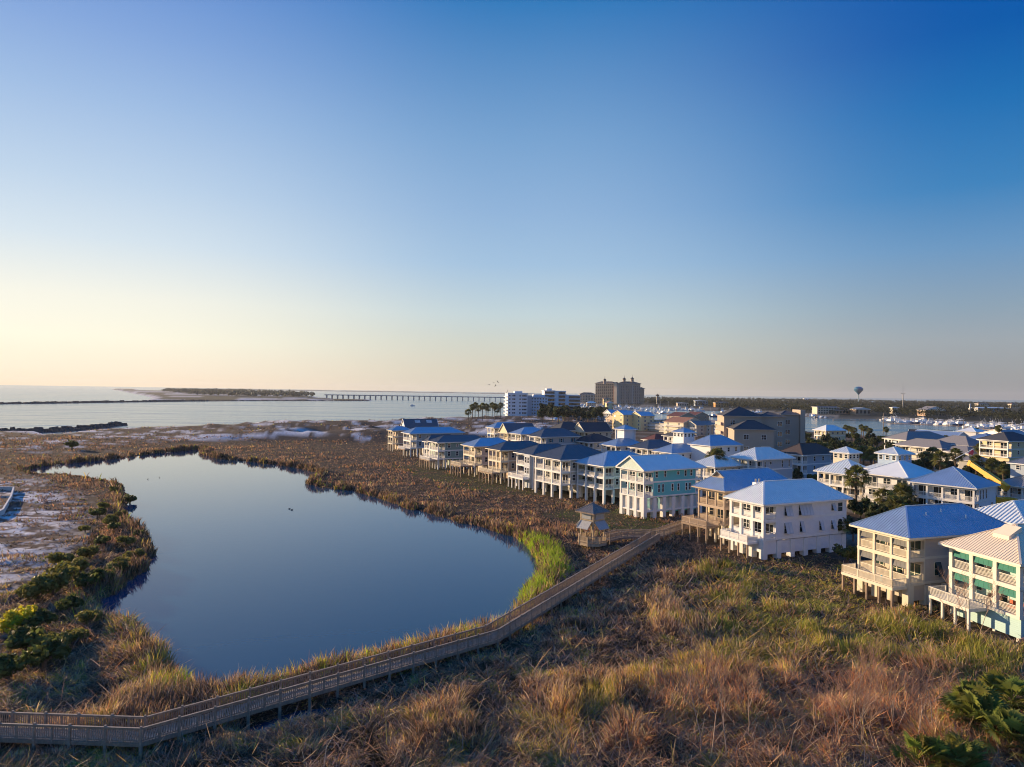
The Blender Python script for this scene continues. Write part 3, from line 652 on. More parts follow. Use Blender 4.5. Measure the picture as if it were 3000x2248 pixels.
def house(label, o, yaw, W_, D, ze, z1=4.0, z2=7.2, pd=2.6, nb=3, wall='cream', trim=None, roof='galv', rk='hip', rise=None, ov=.7, base='piers', deck=None,
          wins=(), lod=0, rib=.45, rear=0., col=.38, rail='bal', awn=None, shut=None, gl=None, gmat=None, solid_far=False, doors=True, name='stilt_house', cat='house',
          group='stilt houses in the row along the marsh', low_wall=None, postmat=None, rmat=None, cols=True):
    trim = trim or WHITE; wm = WALLS[wall]; yw = R(yaw); FZ = gz1(o[0], o[1])-.15
    h = thing(name, label, cat, (o[0], o[1], 0), yw, group)
    FOOT.append((o[0], o[1], yw, W_, D, -(deck[0] if deck else 0)))
    storeys = [(z1, z2), (z2, ze)] if z2 else [(z1, ze)]
    rail_m = rmat or trim
    # body
    mb = MB(); mb.box(pd, D-rear, 0, W_, z1, ze-.02); mb.build('wall', wm, h)
    tb = MB()
    for zz in ([z1, z2] if z2 else [z1]): tb.box(pd+.02, D-rear-.02, -.035, -.003, zz-.22, zz+.12)
    tb.box(pd+.0, pd+.14, -.04, -.003, z1, ze-.1).box(D-rear-.14, D-rear, -.04, -.003, z1, ze-.1); tb.build('trim_board', trim, h)
    # porch
    ys = np.linspace(0, W_, nb+1)
    for i, (a, b) in enumerate(storeys):
        if pd > .3:
            MB().box(-.04, pd-.003, -.03, W_+.03, a-.32, a).build('porch_floor', trim, h)
            pb = MB(); pb.box(0, col*.8, 0, W_, b-.62 if i == len(storeys)-1 else b-.5, b-.33 if i < len(storeys)-1 else b-.05)
            pb.box(col*.8+.002, pd-.003, 0, col*.7, b-.60 if i == len(storeys)-1 else b-.5, b-.33 if i < len(storeys)-1 else b-.05); (pb.build('porch_beam', trim, h) if cols else None)
            for y in (ys if cols else ()):
                yc = min(max(y, col/2), W_-col/2); MB().box(.02, col, yc-col/2, yc+col/2, a+.002, b-.36 if i < len(storeys)-1 else b-.06).build('column', trim, h)
            rb = MB(); sp = .14 if not lod else (.22 if lod == 1 else .4)
            for y0, y1 in zip(ys[:-1], ys[1:]): railing(rb, (col/2, y0+col*.6), (col/2, y1-col*.6), a, 1.0, sp, rail, 9)
            railing(rb, (col, .12), (pd, .12), a, 1.0, sp, rail, 9); railing(rb, (col, W_-.12), (pd, W_-.12), a, 1.0, sp, rail, 9); rb.build('railing', rail_m, h)
            if solid_far: MB().box(col, pd, W_-.1, W_-.02, a, b-.4).build('end_wall', wm, h)
            if doors:
                for j, (y0, y1) in enumerate(zip(ys[:-1], ys[1:])):
                    dw = min((y1-y0)*.66, 2.3); k = 'door' if (i+j) % 3 != 2 else 'w'
                    window(h, dw if k == 'door' else dw*.7, 2.15 if k == 'door' else 1.4, (pd-.01, (y0+y1)/2, a+(.03 if k == 'door' else .8)), -math.pi/2, trim, gl, k, lod, name='door' if k == 'door' else 'window')
            if awn:
                for y0, y1 in zip(ys[:-1], ys[1:]):
                    am = MB(); n = 4
                    for q in range(n):
                        ya, yb = y0+col*.6+(y1-y0-col*1.2)*q/n+.01, y0+col*.6+(y1-y0-col*1.2)*(q+1)/n-.01
                        am.hexa([(.26, ya, b-.62), (.26, yb, b-.62), (.32, yb, b-.62), (.32, ya, b-.62), (.12, ya, b-1.4), (.12, yb, b-1.4), (.17, yb, b-1.38), (.17, ya, b-1.38)][::1])
                    am.build('awning', awn, h)
        if rear:
            MB().box(D-rear+.003, D, 0, W_, a-.32, a).build('porch_floor', trim, h)
            for y in (col/2, W_/2, W_-col/2): MB().box(D-col, D-.02, y-col/2, y+col/2, a+.002, b-.06).build('column', trim, h)
            rb = MB(); railing(rb, (D-rear, .12), (D-col, .12), a, 1.0, .2, rail, 9); rb.build('railing', rail_m, h)
    if rear: MB().box(D-col, D, 0, W_, ze-.4, ze-.05).box(D-rear+.003, D-col-.003, 0, .25, ze-.4, ze-.05).build('porch_beam', trim, h)
    # side windows (x, sill above storey floor, w, h, kind, storey)
    for (x, s, w, hh, k, st) in wins:
        window(h, w, hh, (x, -.005, storeys[st][0]+s), 0, trim, gl, k, lod, shut)
    # base
    pm = postmat or trim
    if base == 'piers' or base == 'louvre' or base == 'panel':
        s = .55 if base == 'piers' else .95
        nx = max(3, round(D/3.2)); xs = np.linspace(s/2, D-s/2, nx+1); yb = np.linspace(s/2, W_-s/2, nb+1)
        spots = [(s/2, y) for y in yb]+[(x, s/2) for x in xs[1:]]+[(x, W_-s/2) for x in xs[1:]]
        for (x, y) in spots: MB().box(x-s/2, x+s/2, y-s/2, y+s/2, FZ, z1-.34).build('pier', pm, h)
        MB().box(D*.42, D-.9, 1.2, W_-1., FZ+.9, z1-.34).build('storage_enclosure', WALLS[low_wall or wall], h)
        pl = MB()
        if base == 'louvre':
            zb = z1*.40
            for a, b in zip(yb[:-1], yb[1:]):
                z = zb
                while z < z1-.5: pl.box(.32, .40, a+s/2, b-s/2, z, z+.12); z += .24
            for a, b in zip(xs[:-1], xs[1:]):
                z = zb
                while z < z1-.5: pl.box(a+s/2, b-s/2, .32, .40, z, z+.12); z += .24
            pl.build('louvre_screen', pm, h)
            MB().box(.05, D-.05, .05, .9, zb-.3, zb).box(.05, .9, .95, W_-.05, zb-.3, zb).build('base_beam', pm, h)
        if base == 'panel':
            zb = z1*.38
            for a, b in zip(yb[:-1], yb[1:]): MB().box(.18, .30, a+s/2, b-s/2, zb+.3, z1-.34).build('skirting_panel', wm, h)
            for a, b in zip(xs[:-1], xs[1:]): MB().box(a+s/2, b-s/2, .18, .30, zb, z1-.34).build('skirting_panel', wm, h)
    elif base == 'posts':
        nx = max(3, round(D/3.0))
        for x in np.linspace(.2, D-.2, nx+1):
            for y in np.linspace(.2, W_-.2, nb+1): MB().beam((x, y, FZ), (x, y, z1-.34), .32, .32).build('pile', pm, h)
        MB().box(D*.35, D-.9, .5, W_-.5, FZ+.8, z1-.34).build('storage_enclosure', WALLS[low_wall or wall], h)
    elif base == 'solid':
        MB().box(pd*.4, D-.05, .02, W_-.02, FZ, z1-.34).build('ground_storey', WALLS[low_wall or wall], h)
    elif base == 'boards':
        MB().box(.25, D-.05, .05, W_-.05, .9, z1-.34).build('skirting_panel', WALLS[low_wall or wall], h)
        for y in np.linspace(.3, W_-.3, nb+1): MB().beam((.2, y, FZ), (.2, y, .95), .3, .3).build('pile', pm, h)
    # lower deck
    if deck:
        dl, ya, yb_, dz, dpost = deck[:5]; dz = z1-dz
        d = MB(); d.box(-dl, -.06, ya, yb_, dz-.08, dz); d.box(-dl-.03, -.06, ya-.03, ya+.02, dz-.38, dz-.081).box(-dl-.03, -.06, yb_-.02, yb_+.03, dz-.38, dz-.081).box(-dl-.03, -dl+.02, ya+.021, yb_-.021, dz-.38, dz-.081)
        d.build('deck', trim if dpost != 'timber' or base == 'panel' else TIMBER, h)
        rb = MB(); sp = .14 if not lod else (.22 if lod == 1 else .4)
        railing(rb, (-dl+.06, ya+.06), (-dl+.06, yb_-.06), dz, 1.0, sp, rail, 2.4); railing(rb, (-dl+.06, ya+.06), (-.1, ya+.06), dz, 1.0, sp, rail, 2.4); railing(rb, (-dl+.06, yb_-.06), (-.1, yb_-.06), dz, 1.0, sp, rail, 2.4)
        rb.build('deck_railing', rail_m, h)
        n = max(2, round((yb_-ya)/2.2))
        for y in np.linspace(ya+.15, yb_-.15, n+1): MB().beam((-dl+.15, y, FZ-.2), (-dl+.15, y, dz-.4), .26, .26).build('deck_post', TIMBER if dpost == 'timber' else trim, h)
    # roof
    half = (W_+2*ov)/2; rise = rise or half*.47
    add_roof(h, -ov, D+ov, -ov, W_+ov, ze+.02, rise, rk, ROOFS[roof], trim, rib, gable_mat=gmat)
    h['ze'] = 0.0; del h['ze']
    return h

def cupola(h, x0, x1, y0, y1, z0, z1_, wall, roof, trim=None, ov=.6, rise=None, n=3, rib=.45, openb=False, lod=0):
    trim = trim or WHITE; c = MB()
    if openb:
        c.box(x0, x1, y0, y1, z0, z0+1.0)
        for x in (x0+.15, x1-.15):
            for y in (y0+.15, y1-.15): c.box(x-.15, x+.15, y-.15, y+.15, z0+1.001, z1_)
        c.box(x0+.35, x1-.35, y0+.35, y1-.35, z0+1.002, z1_-.1)
    else: c.box(x0, x1, y0, y1, z0, z1_)
    o = c.build('cupola', WALLS[wall] if wall in WALLS else trim, h)
    if not openb:
        for k in range(n):
            window(o, min(.8, (x1-x0)/n*.6), 1.0, (x0+(x1-x0)*(k+.5)/n, y0-.005, z1_-1.5), 0, trim, None, 'w', lod)
            window(o, min(.8, (y1-y0)/n*.6), 1.0, (x0-.005, y0+(y1-y0)*(k+.5)/n, z1_-1.5), -math.pi/2, trim, None, 'w', lod)
    add_roof(o, x0-ov, x1+ov, y0-ov, y1+ov, z1_, rise or ((y1-y0)/2+ov)*.5, 'hip' if abs((x1-x0)-(y1-y0)) > .3 else 'pyramid', ROOFS[roof], trim, rib)
    return o

# ---- the first row along the marsh, right to left
h14 = house('mint and cream stilt house with green canvas awnings at the right edge of the photo', (57.7, 79.1), 12, 9.8, 20, 9.55, 3.45, 6.75, 2.6, 3, 'mint', mat('shell_trim', (.74, .70, .60),   .55, var=.05), 'creammetal', 'hip', 3.3, .8,
    'boards', (2.6, 4.2, 10.2, .25, 'trim'), [(5, .9, .8, 1.4, 'w', 0), (9, .9, .8, 1.4, 'w', 0), (5, .9, .8, 1.2, 'w', 1), (9, .9, .8, 1.2, 'w', 1), (14, .9, .8, 1.4, 'w', 0)], 0, .38, 0, .5, 'horiz', AWN_GREEN, None, TEALGLASS, low_wall='mint')
h13 = house('cream stilt house with grey roll-down awnings and the vivid blue side roof slope', (52, 91.2), 19, 8.4, 18.8, 9.85, 3.75, 7.0, 2.7, 3, 'sand', CREAM, 'galv', 'hip', 3.2, .75,
    'panel', (2.5, .2, 8.7, .35, 'timber'), [(5, .8, .95, 1.7, 'bahama', 0), (9.6, .8, .95, 1.7, 'bahama', 0), (7.0, 1.5, .75, .7, 'bahama', 1), (9.0, 1.5, .75, .7, 'bahama', 1), (11.0, 1.5, .75, .7, 'bahama', 1), (14, .9, .9, 1.4, 'w', 0)], 0, .42, 0, .32, 'bal', AWN_GREY, DARKSHUT, TEALGLASS)
h12 = house('large white stilt house with propped white shutters and a pale striped metal roof', (42, 115.9), 25, 8.0, 19.5, 10.05, 4.1, 7.35, 2.7, 3, 'white', WHITE, 'pale', 'hip', 3.1, .75,
    'panel', (2.3, 1.2, 7.8, .5, 'timber'), [(5.4, .75, 1.5, 1.75, 'bahama', 0), (8.6, .75, .75, 1.75, 'bahama', 0), (13.2, .75, .75, 1.6, 'bahama', 0), (16.1, .75, .75, 1.5, 'bahama', 0), (5.4, .45, 1.5, 1.6, 'bahama', 1), (9.4, .35, 2.9, 1.75, 'bahama', 1), (16.1, .7, .75, 1.2, 'bahama', 1), (17.9, .3, 1.15, 2.1, 'arch', 0), (17.9, .5, 1.1, 1.5, 'w', 1)], 0, .42, 0, .5, 'lattice')
ch = MB().box(5.2, 6.9, 7.1, 7.95, 9.9, 12.5).build('chimney', WALLS['white'], h12)
for x in (5.6, 6.4): MB().tube((x, 7.55, 12.5), (x, 7.55, 13.1), .16, .16, 8).build('flue', ROOFS['greymetal'], ch)
h11 = house('cream and tan stilt house with a blue roof and front gablet beside the white house', (39.2, 128.1), 30, 6.6, 19, 10.5, 4.3, 7.4, 2.6, 3, 'yellow', TAUPE_TRIM, 'galv', 'dutch', 3.2, .85,
    'posts', (3.2, 1.2, 7.6, .4, 'timber'), [(4.4, .6, .9, 1.9, 'w', 0), (4.4, .5, .9, 1.8, 'w', 1)], 0, .45, 0, .26, 'bal', low_wall='yellow', postmat=CREAM)
h10 = house('turquoise stilt house with a front pediment and white louvred base', (29.4, 154), 31, 8.2, 18, 11.1, 5.2, 8.45, 2.6, 3, 'teal', WHITE, 'pale', 'gable_front', 2.9, .7,
    'louvre', None, [(3.7, 1.0, .55, 1.25, 'w', 1), (6.2, 1.0, .5, 1.25, 'w', 1), (10.2, 1.3, .6, .7, 'w', 1), (12.5, .9, .6, 1.25, 'w', 1), (14.3, .9, .6, 1.25, 'w', 1), (4.4, .9, .5, 1.7, 'w', 0), (5.6, .9, .5, 1.7, 'w', 0), (8.5, 1.0, .5, 1.5, 'w', 0), (10.3, 1.0, .5, 1.5, 'w', 0), (12.8, .9, .5, 1.6, 'w', 0), (13.9, .9, .5, 1.6, 'w', 0)], 0, 0, 2.2, .34, 'bal', gmat=mat('pale_mint_siding', (.55, .68, .60), .6, siding=.2))
for x, y in ((16, 20), ):
    MB().tube((9, 2.6, 12.9), (9, 2.6, 13.6), .12, .12, 8).build('vent_pipe', ROOFS['pale'], h10)
def on_slope(h, W_, ov, ze, rise, x0, x1, y0, y1, th, m, name, front=False):
    half = W_/2+ov; f = lambda d: ze+.02+(d+ov)*rise/half; b = MB()
    if front: b.hexa([(x, y, f(x)+dz) for dz in (-.05, th) for x, y in ((x0, y0), (x1, y0), (x1, y1), (x0, y1))])
    else: b.hexa([(x, y, f(y)+dz) for dz in (-.05, th) for x, y in ((x0, y0), (x1, y0), (x1, y1), (x0, y1))])
    return b.build(name, m, h)
on_slope(h14, 9.8, .8, 9.55, 3.3, 2.2, 4.0, 3.4, 5.6, .45, ROOFS['creammetal'], 'roof_hatch', True)
for x, y in ((6, 2.6), (9.2, 3.0), (12.4, 1.8)): MB().tube((x, y, 9.9+(y+.75)*3.2/5.35-.1), (x, y, 9.9+(y+.75)*3.2/5.35+.55), .09, .09, 8).build('vent_pipe', ROOFS['pale'], h13)
mats6 = [('white columned stilt house with a bright blue roof next to the turquoise house', (23.2, 173.6), 31, 11.4, 18, 9.9, 4.2, 7.1, 3.0, 3, 'sage', 'galv', 'piers', None),
 ('cream columned stilt house with a dark blue roof and no deck', (13, 181.4), 31, 12.4, 17, 10.6, 4.1, 7.4, 3.0, 3, 'sage', 'slate', 'piers', None),
 ('grey and white stilt house with a tall bay front and a white deck on posts', (6.3, 197.4), 29, 9.6, 16, 10.3, 3.9, 7.0, 2.4, 2, 'bluegrey', 'slate', 'piers', (3.0, .5, 9.2, .3, 'trim')),
 ('tan stilt house with screened upper porch and a dark blue hipped roof', (-3, 209.4), 31, 7.8, 17, 10.5, 4.0, 7.2, 2.6, 3, 'tan', 'slate', 'posts', (2.8, .2, 8.6, .3, 'timber')),
 ('cream stilt house with a pale and blue roof and a white deck on timber piles', (-11.7, 225.7), 29, 8.6, 15, 10.2, 4.2, 7.2, 2.6, 2, 'sand', 'galv', 'posts', (4.4, 1.2, 9.2, .3, 'timber')),
 ('grey green stilt house with twin dark hipped roofs and white double porches', (-25.5, 244.3), 30, 7.6, 20, 10.0, 4.2, 7.1, 2.6, 3, 'green', 'slate', 'posts', (3.0, .4, 9.6, .5, 'timber')),
 ('grey stilt house with a wide bright blue hipped roof near the dunes', (-41.5, 288.3), 30, 8.4, 24, 10.2, 4.2, 7.2, 2.6, 2, 'grey', 'galv', 'posts', (2.6, 0, 7.5, .5, 'timber'))]
row = []
for k, (lb, o, yw, w_, d_, ze, z1, z2, pd, nb, wl, rf, bs, dk) in enumerate(mats6):
    wn = [(4.2, .9, .9, 1.5, 'w', 0), (4.2, .9, .9, 1.4, 'w', 1), (7.4, .9, .9, 1.5, 'w', 0), (7.4, 1.2, .7, .8, 'w', 1), (10.8, 1.2, .7, .8, 'w', 1), (12.2, .9, .9, 1.4, 'w', 0)]
    row.append(house(lb, o, yw, w_, d_, ze, z1, z2, pd, nb, wl, CREAM if wl in ('tan', 'sand') else WHITE, rf, 'hip', None, .75, bs, dk, wn, 1, .55, 0, .42 if bs == 'piers' else .3, 'bal'))
# second porch wing of the grey green house
add_roof(row[5], -.7, 12, 7.7, 13.0, 9.6, 2.4, 'hip', ROOFS['slate'], WHITE, .55, name='wing_roof')
MB().box(2.4, 12, 7.7, 12.4, 4.2, 9.58).build('wing_wall', WALLS['green'], row[5])
for zz in (4.2, 7.1):
    MB().box(0, 2.39, 7.72, 12.4, zz-.3, zz).build('porch_floor', WHITE, row[5]); rb = MB(); railing(rb, (.15, 7.8), (.15, 12.3), zz, 1.0, .25, 'bal', 9); rb.build('railing', WHITE, row[5])
    for y in (7.9, 10.0, 12.2): MB().box(.02, .3, y-.15, y+.15, zz, zz+2.6).build('column', WHITE, row[5])
for y in (8, 10.1, 12.2): MB().beam((.2, y, -.2), (.2, y, 3.9), .3, .3).build('pile', TIMBER, row[5])
MB().box(-.9, 2.38, .4, 3.4, .9, 10.28).build('bay', WALLS['bluegrey'], row[2])   # bay front of the grey house
for f in (4.9, 7.9):
    for y in (1.2, 2.6): window(row[2], .8, 1.6, (-.91, y, f), -math.pi/2, WHITE, None, 'w', 1)
    window(row[2], .8, 1.6, (.6, .39, f), 0, WHITE, None, 'w', 1)
a1 = at(1290, 1262, 9.0); h2 = house('stilt house under a tall dark gabled roof with two skylights near the dunes', (-50, 332), 24, 9, 16, 9.4, 3.6, 6.4, 2.4, 2, 'grey', WHITE, 'slate', 'gable', 4.8, .5, 'posts', (2, 0, 6, .4, 'timber'), (), 2, .6, 0, .3, 'bal')
for x in (5.2, 11): on_slope(h2, 9, .5, 9.4, 4.8, x, x+2.6, 2.6, 3.8, .08, WHITE, 'skylight')
q = at(1153, 1318); house('narrow brown stilt house with stacked balconies at the dune end of the row', (-53.5, 315), 30, 6, 9, 9.8, 3.8, 7.0, 2.6, 2, 'tan', CREAM, 'galv', 'hip', None, .6, 'posts', None, (), 2, .6, 0, .35, 'bal')

# ---- the rows behind: located by the near eave corner
BK = 'houses behind the first row'
def back(label, ce, W_, D, yaw=27, ze=9.3, wall='cream', roof='galv', rk='hip', rise=None, trim=None, nb=2, pd=2.2, wins=None, lod=1, rib=.55, ov=.7, base='solid', **k):
    c = at(ce[0], ce[1], ze); y = R(yaw); ox, oy = ov*math.cos(y)-ov*math.sin(y), ov*math.sin(y)+ov*math.cos(y)
    if wins is None: wins = [(D*.35, .9, .9, 1.4, 'w', 1), (D*.6, .9, .9, 1.3, 'w', 1), (D*.85, .9, .9, 1.4, 'w', 1), (D*.35, .9, .9, 1.4, 'w', 0), (D*.7, .9, .9, 1.4, 'w', 0)]
    return house(label, (c[0]+ox, c[1]+oy), yaw, W_, D, ze, ze-6.0, ze-3.0, pd, nb, wall, trim, roof, rk, rise, ov, base, None, wins, lod, rib, group=BK, name='house', **k)

back('house with a white striped hipped roof and tan awning at the right edge', (3010, 1542), 10, 14, 22, 9.0, 'yellow', 'pale', rib=.6)
h = back('pale grey house with brown metal roofs and an upper storey block at the right edge', (3040, 1432), 9, 14, 24, 7.6, 'bluegrey', 'greymetal', rib=.5, nb=3)
cupola(h, 4, 11, 1, 8, 7.6, 12.6, 'bluegrey', 'greymetal', n=2)
b17 = back('white house with a blue hipped roof and white porch columns left of the crane', (2862, 1432), 12.5, 11, 36, 9.3, 'white', 'galv', 'hip', 3.6, nb=4, rib=.5, wins=[(3.0, .4, .5, 1.9, 'w', 1), (4.4, .4, .5, 1.9, 'w', 1), (6.0, .4, .5, 1.9, 'w', 1), (3, .5, .6, 1.5, 'w', 0), (9, .5, .7, 1.8, 'w', 0)])
add_roof(b17, 11.6, 14, 1, 6, 5.4, .8, 'hip', ROOFS['galv'], WHITE, .5, name='lean_to_roof')
b16 = back('white house with a wide pale hipped front, long white balcony and blue rooftop lookout', (2663, 1402), 11, 13, 30, 9.6, 'white', 'pale', 'hip', 3.2, nb=3, pd=.9, rib=0, cols=False, wins=[(1.8, .6, .5, 1.8, 'w', 1), (6.5, .2, .5, 1.8, 'w', 1), (11, .8, .5, 1.7, 'w', 1)])
cupola(b16, 7.5, 13.5, 7, 12, 9.5, 14.2, 'blue', 'pale', n=3, rib=.3)
add_roof(b16, 5, 17, 4.5, 14.5, 10.2, 2.6, 'hip', ROOFS['pale'], WHITE, .3, name='rear_roof')
MB().box(6, 16, 5.3, 13.8, 4, 10.19).build('rear_wall', WALLS['white'], b16)
b15 = back('cream house with bold striped white hipped roof and a small rooftop lookout tower', (2511, 1394), 11, 9, 30, 8.6, 'cream', 'pale', 'pyramid', 3.4, nb=3, pd=2.4, rib=.7, base='solid', low_wall='stucco')
cupola(b15, 6.5, 11, 6.5, 11, 8.4, 13.4, 'cream', 'pale', n=3, rib=.7)
b14 = back('grey house with a dark brown hipped roof and corner porches at the trees', (2352, 1334), 9, 17, 30, 9.4, 'bluegrey', 'brown', 'hip', 3.2, rib=0, nb=2, rear=2.6)
b13 = back('pale grey green house with striped white roof front and light blue side', (2217, 1348), 9.2, 15.5, 30, 9.6, 'bluegrey', 'pale', 'hip', 3.0, nb=3, rib=.65, pd=2.4, wins=[(3.6, .6, .5, 1.6, 'w', 1), (6, 1.4, .7, .8, 'w', 1), (11, .5, .5, 1.9, 'w', 1), (14, .5, .5, 1.9, 'w', 1)])
b12 = back('low cream house with a striped white hipped roof and skylights behind the turquoise house', (2095, 1369), 8.5, 12, 31, 7.4, 'cream', 'pale', 'hip', 2.8, nb=2, rib=.65)
for x in (5.2, 6.4, 7.6, 8.8): on_slope(b12, 12, .7, 7.4, 2.8, x, x+.7, 1.2, 4.2, .09, WHITE, 'skylight')
b11 = back('white house with a blue hipped roof and a square rooftop lookout with paired windows', (1968, 1328), 8.5, 14, 30, 8.6, 'white', 'galv', 'hip', 2.6, nb=3, rib=.5)
cupola(b11, 9, 14, 4, 9, 8.4, 15.0, 'white', 'galv', n=3, rib=.5)
b11b = back('tall white house with a bright blue hipped roof against the beige condominium', (2081, 1307), 9, 14, 30, 11.4, 'white', 'galv', 'hip', 3.2, nb=2, pd=.05, rib=.5, cols=False)
b8 = back('sand house with a navy blue hipped roof between two lighter roofs', (1897, 1316), 9.5, 15, 30, 8.6, 'sand', 'slate', 'hip', 2.8, nb=3, rib=.5)
b7 = back('white house with blue roof and an open square lookout on top', (1804, 1307.5), 9, 14, 30, 8.6, 'white', 'galv', 'hip', 2.4, nb=3, rib=.5)
cupola(b7, 7, 12.5, 4, 9.5, 8.4, 14.4, 'white', 'galv', n=2, rib=.5, openb=True)
b6 = back('cream house with a charcoal hipped roof and white porch columns', (1724, 1296), 10, 13, 30, 8.8, 'cream', 'dark', 'hip', 2.8, nb=3, rib=.6)
b10 = back('white house with a charcoal pyramid roof beside a dark red roof', (1986, 1280), 9, 10, 30, 10.0, 'white', 'dark', 'pyramid', 2.8, nb=3, rib=0)
back('low house with a dark red hipped roof among the blue roofs', (1918, 1291), 8, 10, 30, 7.4, 'white', 'red', 'hip', 2.6, rib=0, lod=2)
b3 = back('light grey house with teal shutters and a slate blue hipped roof', (1584, 1281), 9, 18, 30, 10.6, 'grey', 'slate', 'hip', 3.0, nb=2, lod=1, rib=.55, shut=TEALSHUT, wins=[(4.5, .8, .8, 1.4, 'side', 1), (9.5, .8, .8, 1.4, 'side', 1), (15, .8, .8, 1.4, 'side', 1)])
back('house with a bright blue hipped roof right of the yellow gable wall', (1525, 1272.5), 9, 14, 30, 9.6, 'cream', 'galv', 'hip', 2.8, rib=.55, lod=2)
back('house with a steep slate roof and a yellow gable wall in the second row', (1487, 1270), 8, 15, 30, 8.6, 'yellow', 'slate', 'gable', 4.4, rib=.55, lod=2, gmat=WALLS['yellow'], trim=CREAM)
back('cream house with a long blue roof nearest the dunes in the second row', (1447, 1254), 8, 17, 30, 9.6, 'cream', 'galv', 'hip', 2.6, rib=.55, lod=2)
back('cream house with a broad charcoal hipped roof by the sandy lot', (1640, 1262), 11, 16, 30, 9.4, 'cream', 'dark', 'hip', 4.0, rib=0, lod=2)
back('house with a charcoal roof and a tall pale gable in the third row', (1712, 1266), 9, 16, 30, 9.0, 'cream', 'dark', 'gable', 4.4, rib=0, lod=2, gmat=WALLS['cream'], trim=CREAM)
back('grey porch house with a small charcoal hipped roof behind the charcoal roof', (1745, 1271), 7, 9, 30, 8.0, 'white', 'dark', 'hip', 2.0, rib=0, lod=2)

# ------------------------------------------------------------------ houses farther right, along the harbour
def town(label, ce, W_, D, yaw, ze, wall, roof, rk='hip', rise=None, z1=None, wins=None, pd=1.8, nb=3, base='solid', rib=0, lod=2, **k):
    return back(label, ce, W_, D, yaw, ze, wall, roof, rk, rise, nb=nb, pd=pd, wins=wins, lod=lod, rib=rib, base=base, **k)
BK = 'houses toward the harbour'
town('large blue house under a broad grey hipped roof near the harbour', (2655, 1290), 14, 26, 12, 8.6, 'blue', 'shingle', 'hip', 3.6)
town('low grey blue house in front of the broad grey roof with one square window', (2760, 1315), 22, 11, 20, 7.6, 'sage', 'shingle', 'hip_across', 3.0, wins=[(5, 1, .8, .8, 'w', 1)])
town('house with a long vivid blue and white striped metal roof by the harbour', (2798, 1285), 24, 10, 20, 8.4, 'white', 'galv', 'gable_across', 3.0, rib=1.2)
town('blue house with stacked porches and a blue hipped roof left of the tall yellow house', (2898, 1291), 11, 12, 20, 10.6, 'blue', 'galv', 'hip', 2.6, rib=.6)
town('grey house with dark shutters and a flat grey hipped roof among palms', (2838, 1330), 16, 12, 15, 6.6, 'sage', 'shingle', 'hip_across', 2.4, wins=[(2.5, .8, 1, 1.5, 'side', 1), (6, .8, 1, 1.5, 'side', 1), (9.5, .8, 1, 1.5, 'side', 1)], shut=DARKSHUT)
town('taupe house with a wide shingled roof behind the shuttered grey house', (2838, 1307), 18, 12, 18, 9.0, 'blue', 'shingle', 'hip_across', 3.4)
town('tall yellow house with double balconies under a dark hipped roof', (2955, 1293), 11, 16, 20, 12.6, 'yellow', 'dark', 'hip', 3.0, nb=2)
town('long low cream dock house with a brown roof at the water', (2795, 1270), 26, 8, 62, 3.8, 'cream', 'brown', 'gable_across', 1.6, pd=.1)
town('pale house with pointed white roof among palms beside the beige condominium', (2420, 1262), 9, 14, 20, 9.0, 'yellow', 'pale', 'hip', 3.0)
town('grey metal roofed boathouse at the far right by the water', (2960, 1276), 22, 18, 12, 5.0, 'grey', 'greymetal', 'gable', 3.0, pd=.1)
town('white peaked house at the water edge behind the blue striped roof', (2860, 1266), 12, 14, 30, 5.5, 'white', 'pale', 'pyramid', 3.0, pd=.1)
town('small house with a grey roof among the dark trees', (2870, 1352), 7, 8, 30, 5.0, 'sage', 'shingle', 'hip', 2.0, pd=.1)
town('blue and white house with twin gables at the harbour entrance', (1790, 1212), 10, 12, 30, 11.0, 'blue', 'galv', 'gable', 3.2)
town('second blue gabled house beside the yellow stepped building', (1812, 1212), 9, 12, 30, 11.0, 'blue', 'galv', 'gable', 3.0)
town('low shed with a bright blue roof under the dark trees', (1768, 1222), 9, 9, 30, 4.0, 'blue', 'galv', 'hip', 1.6, pd=.1)
town('small pavilion with a blue roof beneath the trees by the white condominium', (1625, 1229), 8, 8, 30, 3.5, 'blue', 'galv', 'pyramid', 1.8, pd=.1)

# ------------------------------------------------------------------ larger buildings
def block(parent, name, x0, x1, y0, y1, z0, z1, m): return MB().box(x0, x1, y0, y1, z0, z1).build(name, m, parent)
def building(label, cat, px, py, yaw, name='condominium', group=None):
    q = at(px, py); z = gz1(q[0], q[1]); return thing(name, label, cat, (q[0], q[1], max(z, 0)), R(yaw), group)
ST = WALLS['stucco']
# beige condominium: local x to the right/away, -y toward the camera
def condo_block(c, x0, x1, y0, y1, h, roof, rise, cols, floors, kind='hip', wm=None):
    block(c, 'wall', x0, x1, y0, y1, 0, h, wm or ST)
    add_roof(c, x0-.6, x1+.6, y0-.6, y1+.6, h, rise, kind, ROOFS[roof], mat('beige_trim', (.55, .45, .36), .7), 0)
    for f in floors:
        for x in cols: window(c, 1.7, 1.7, (x, y0-.01, f), 0, WHITE, None, 'w', 1)
        
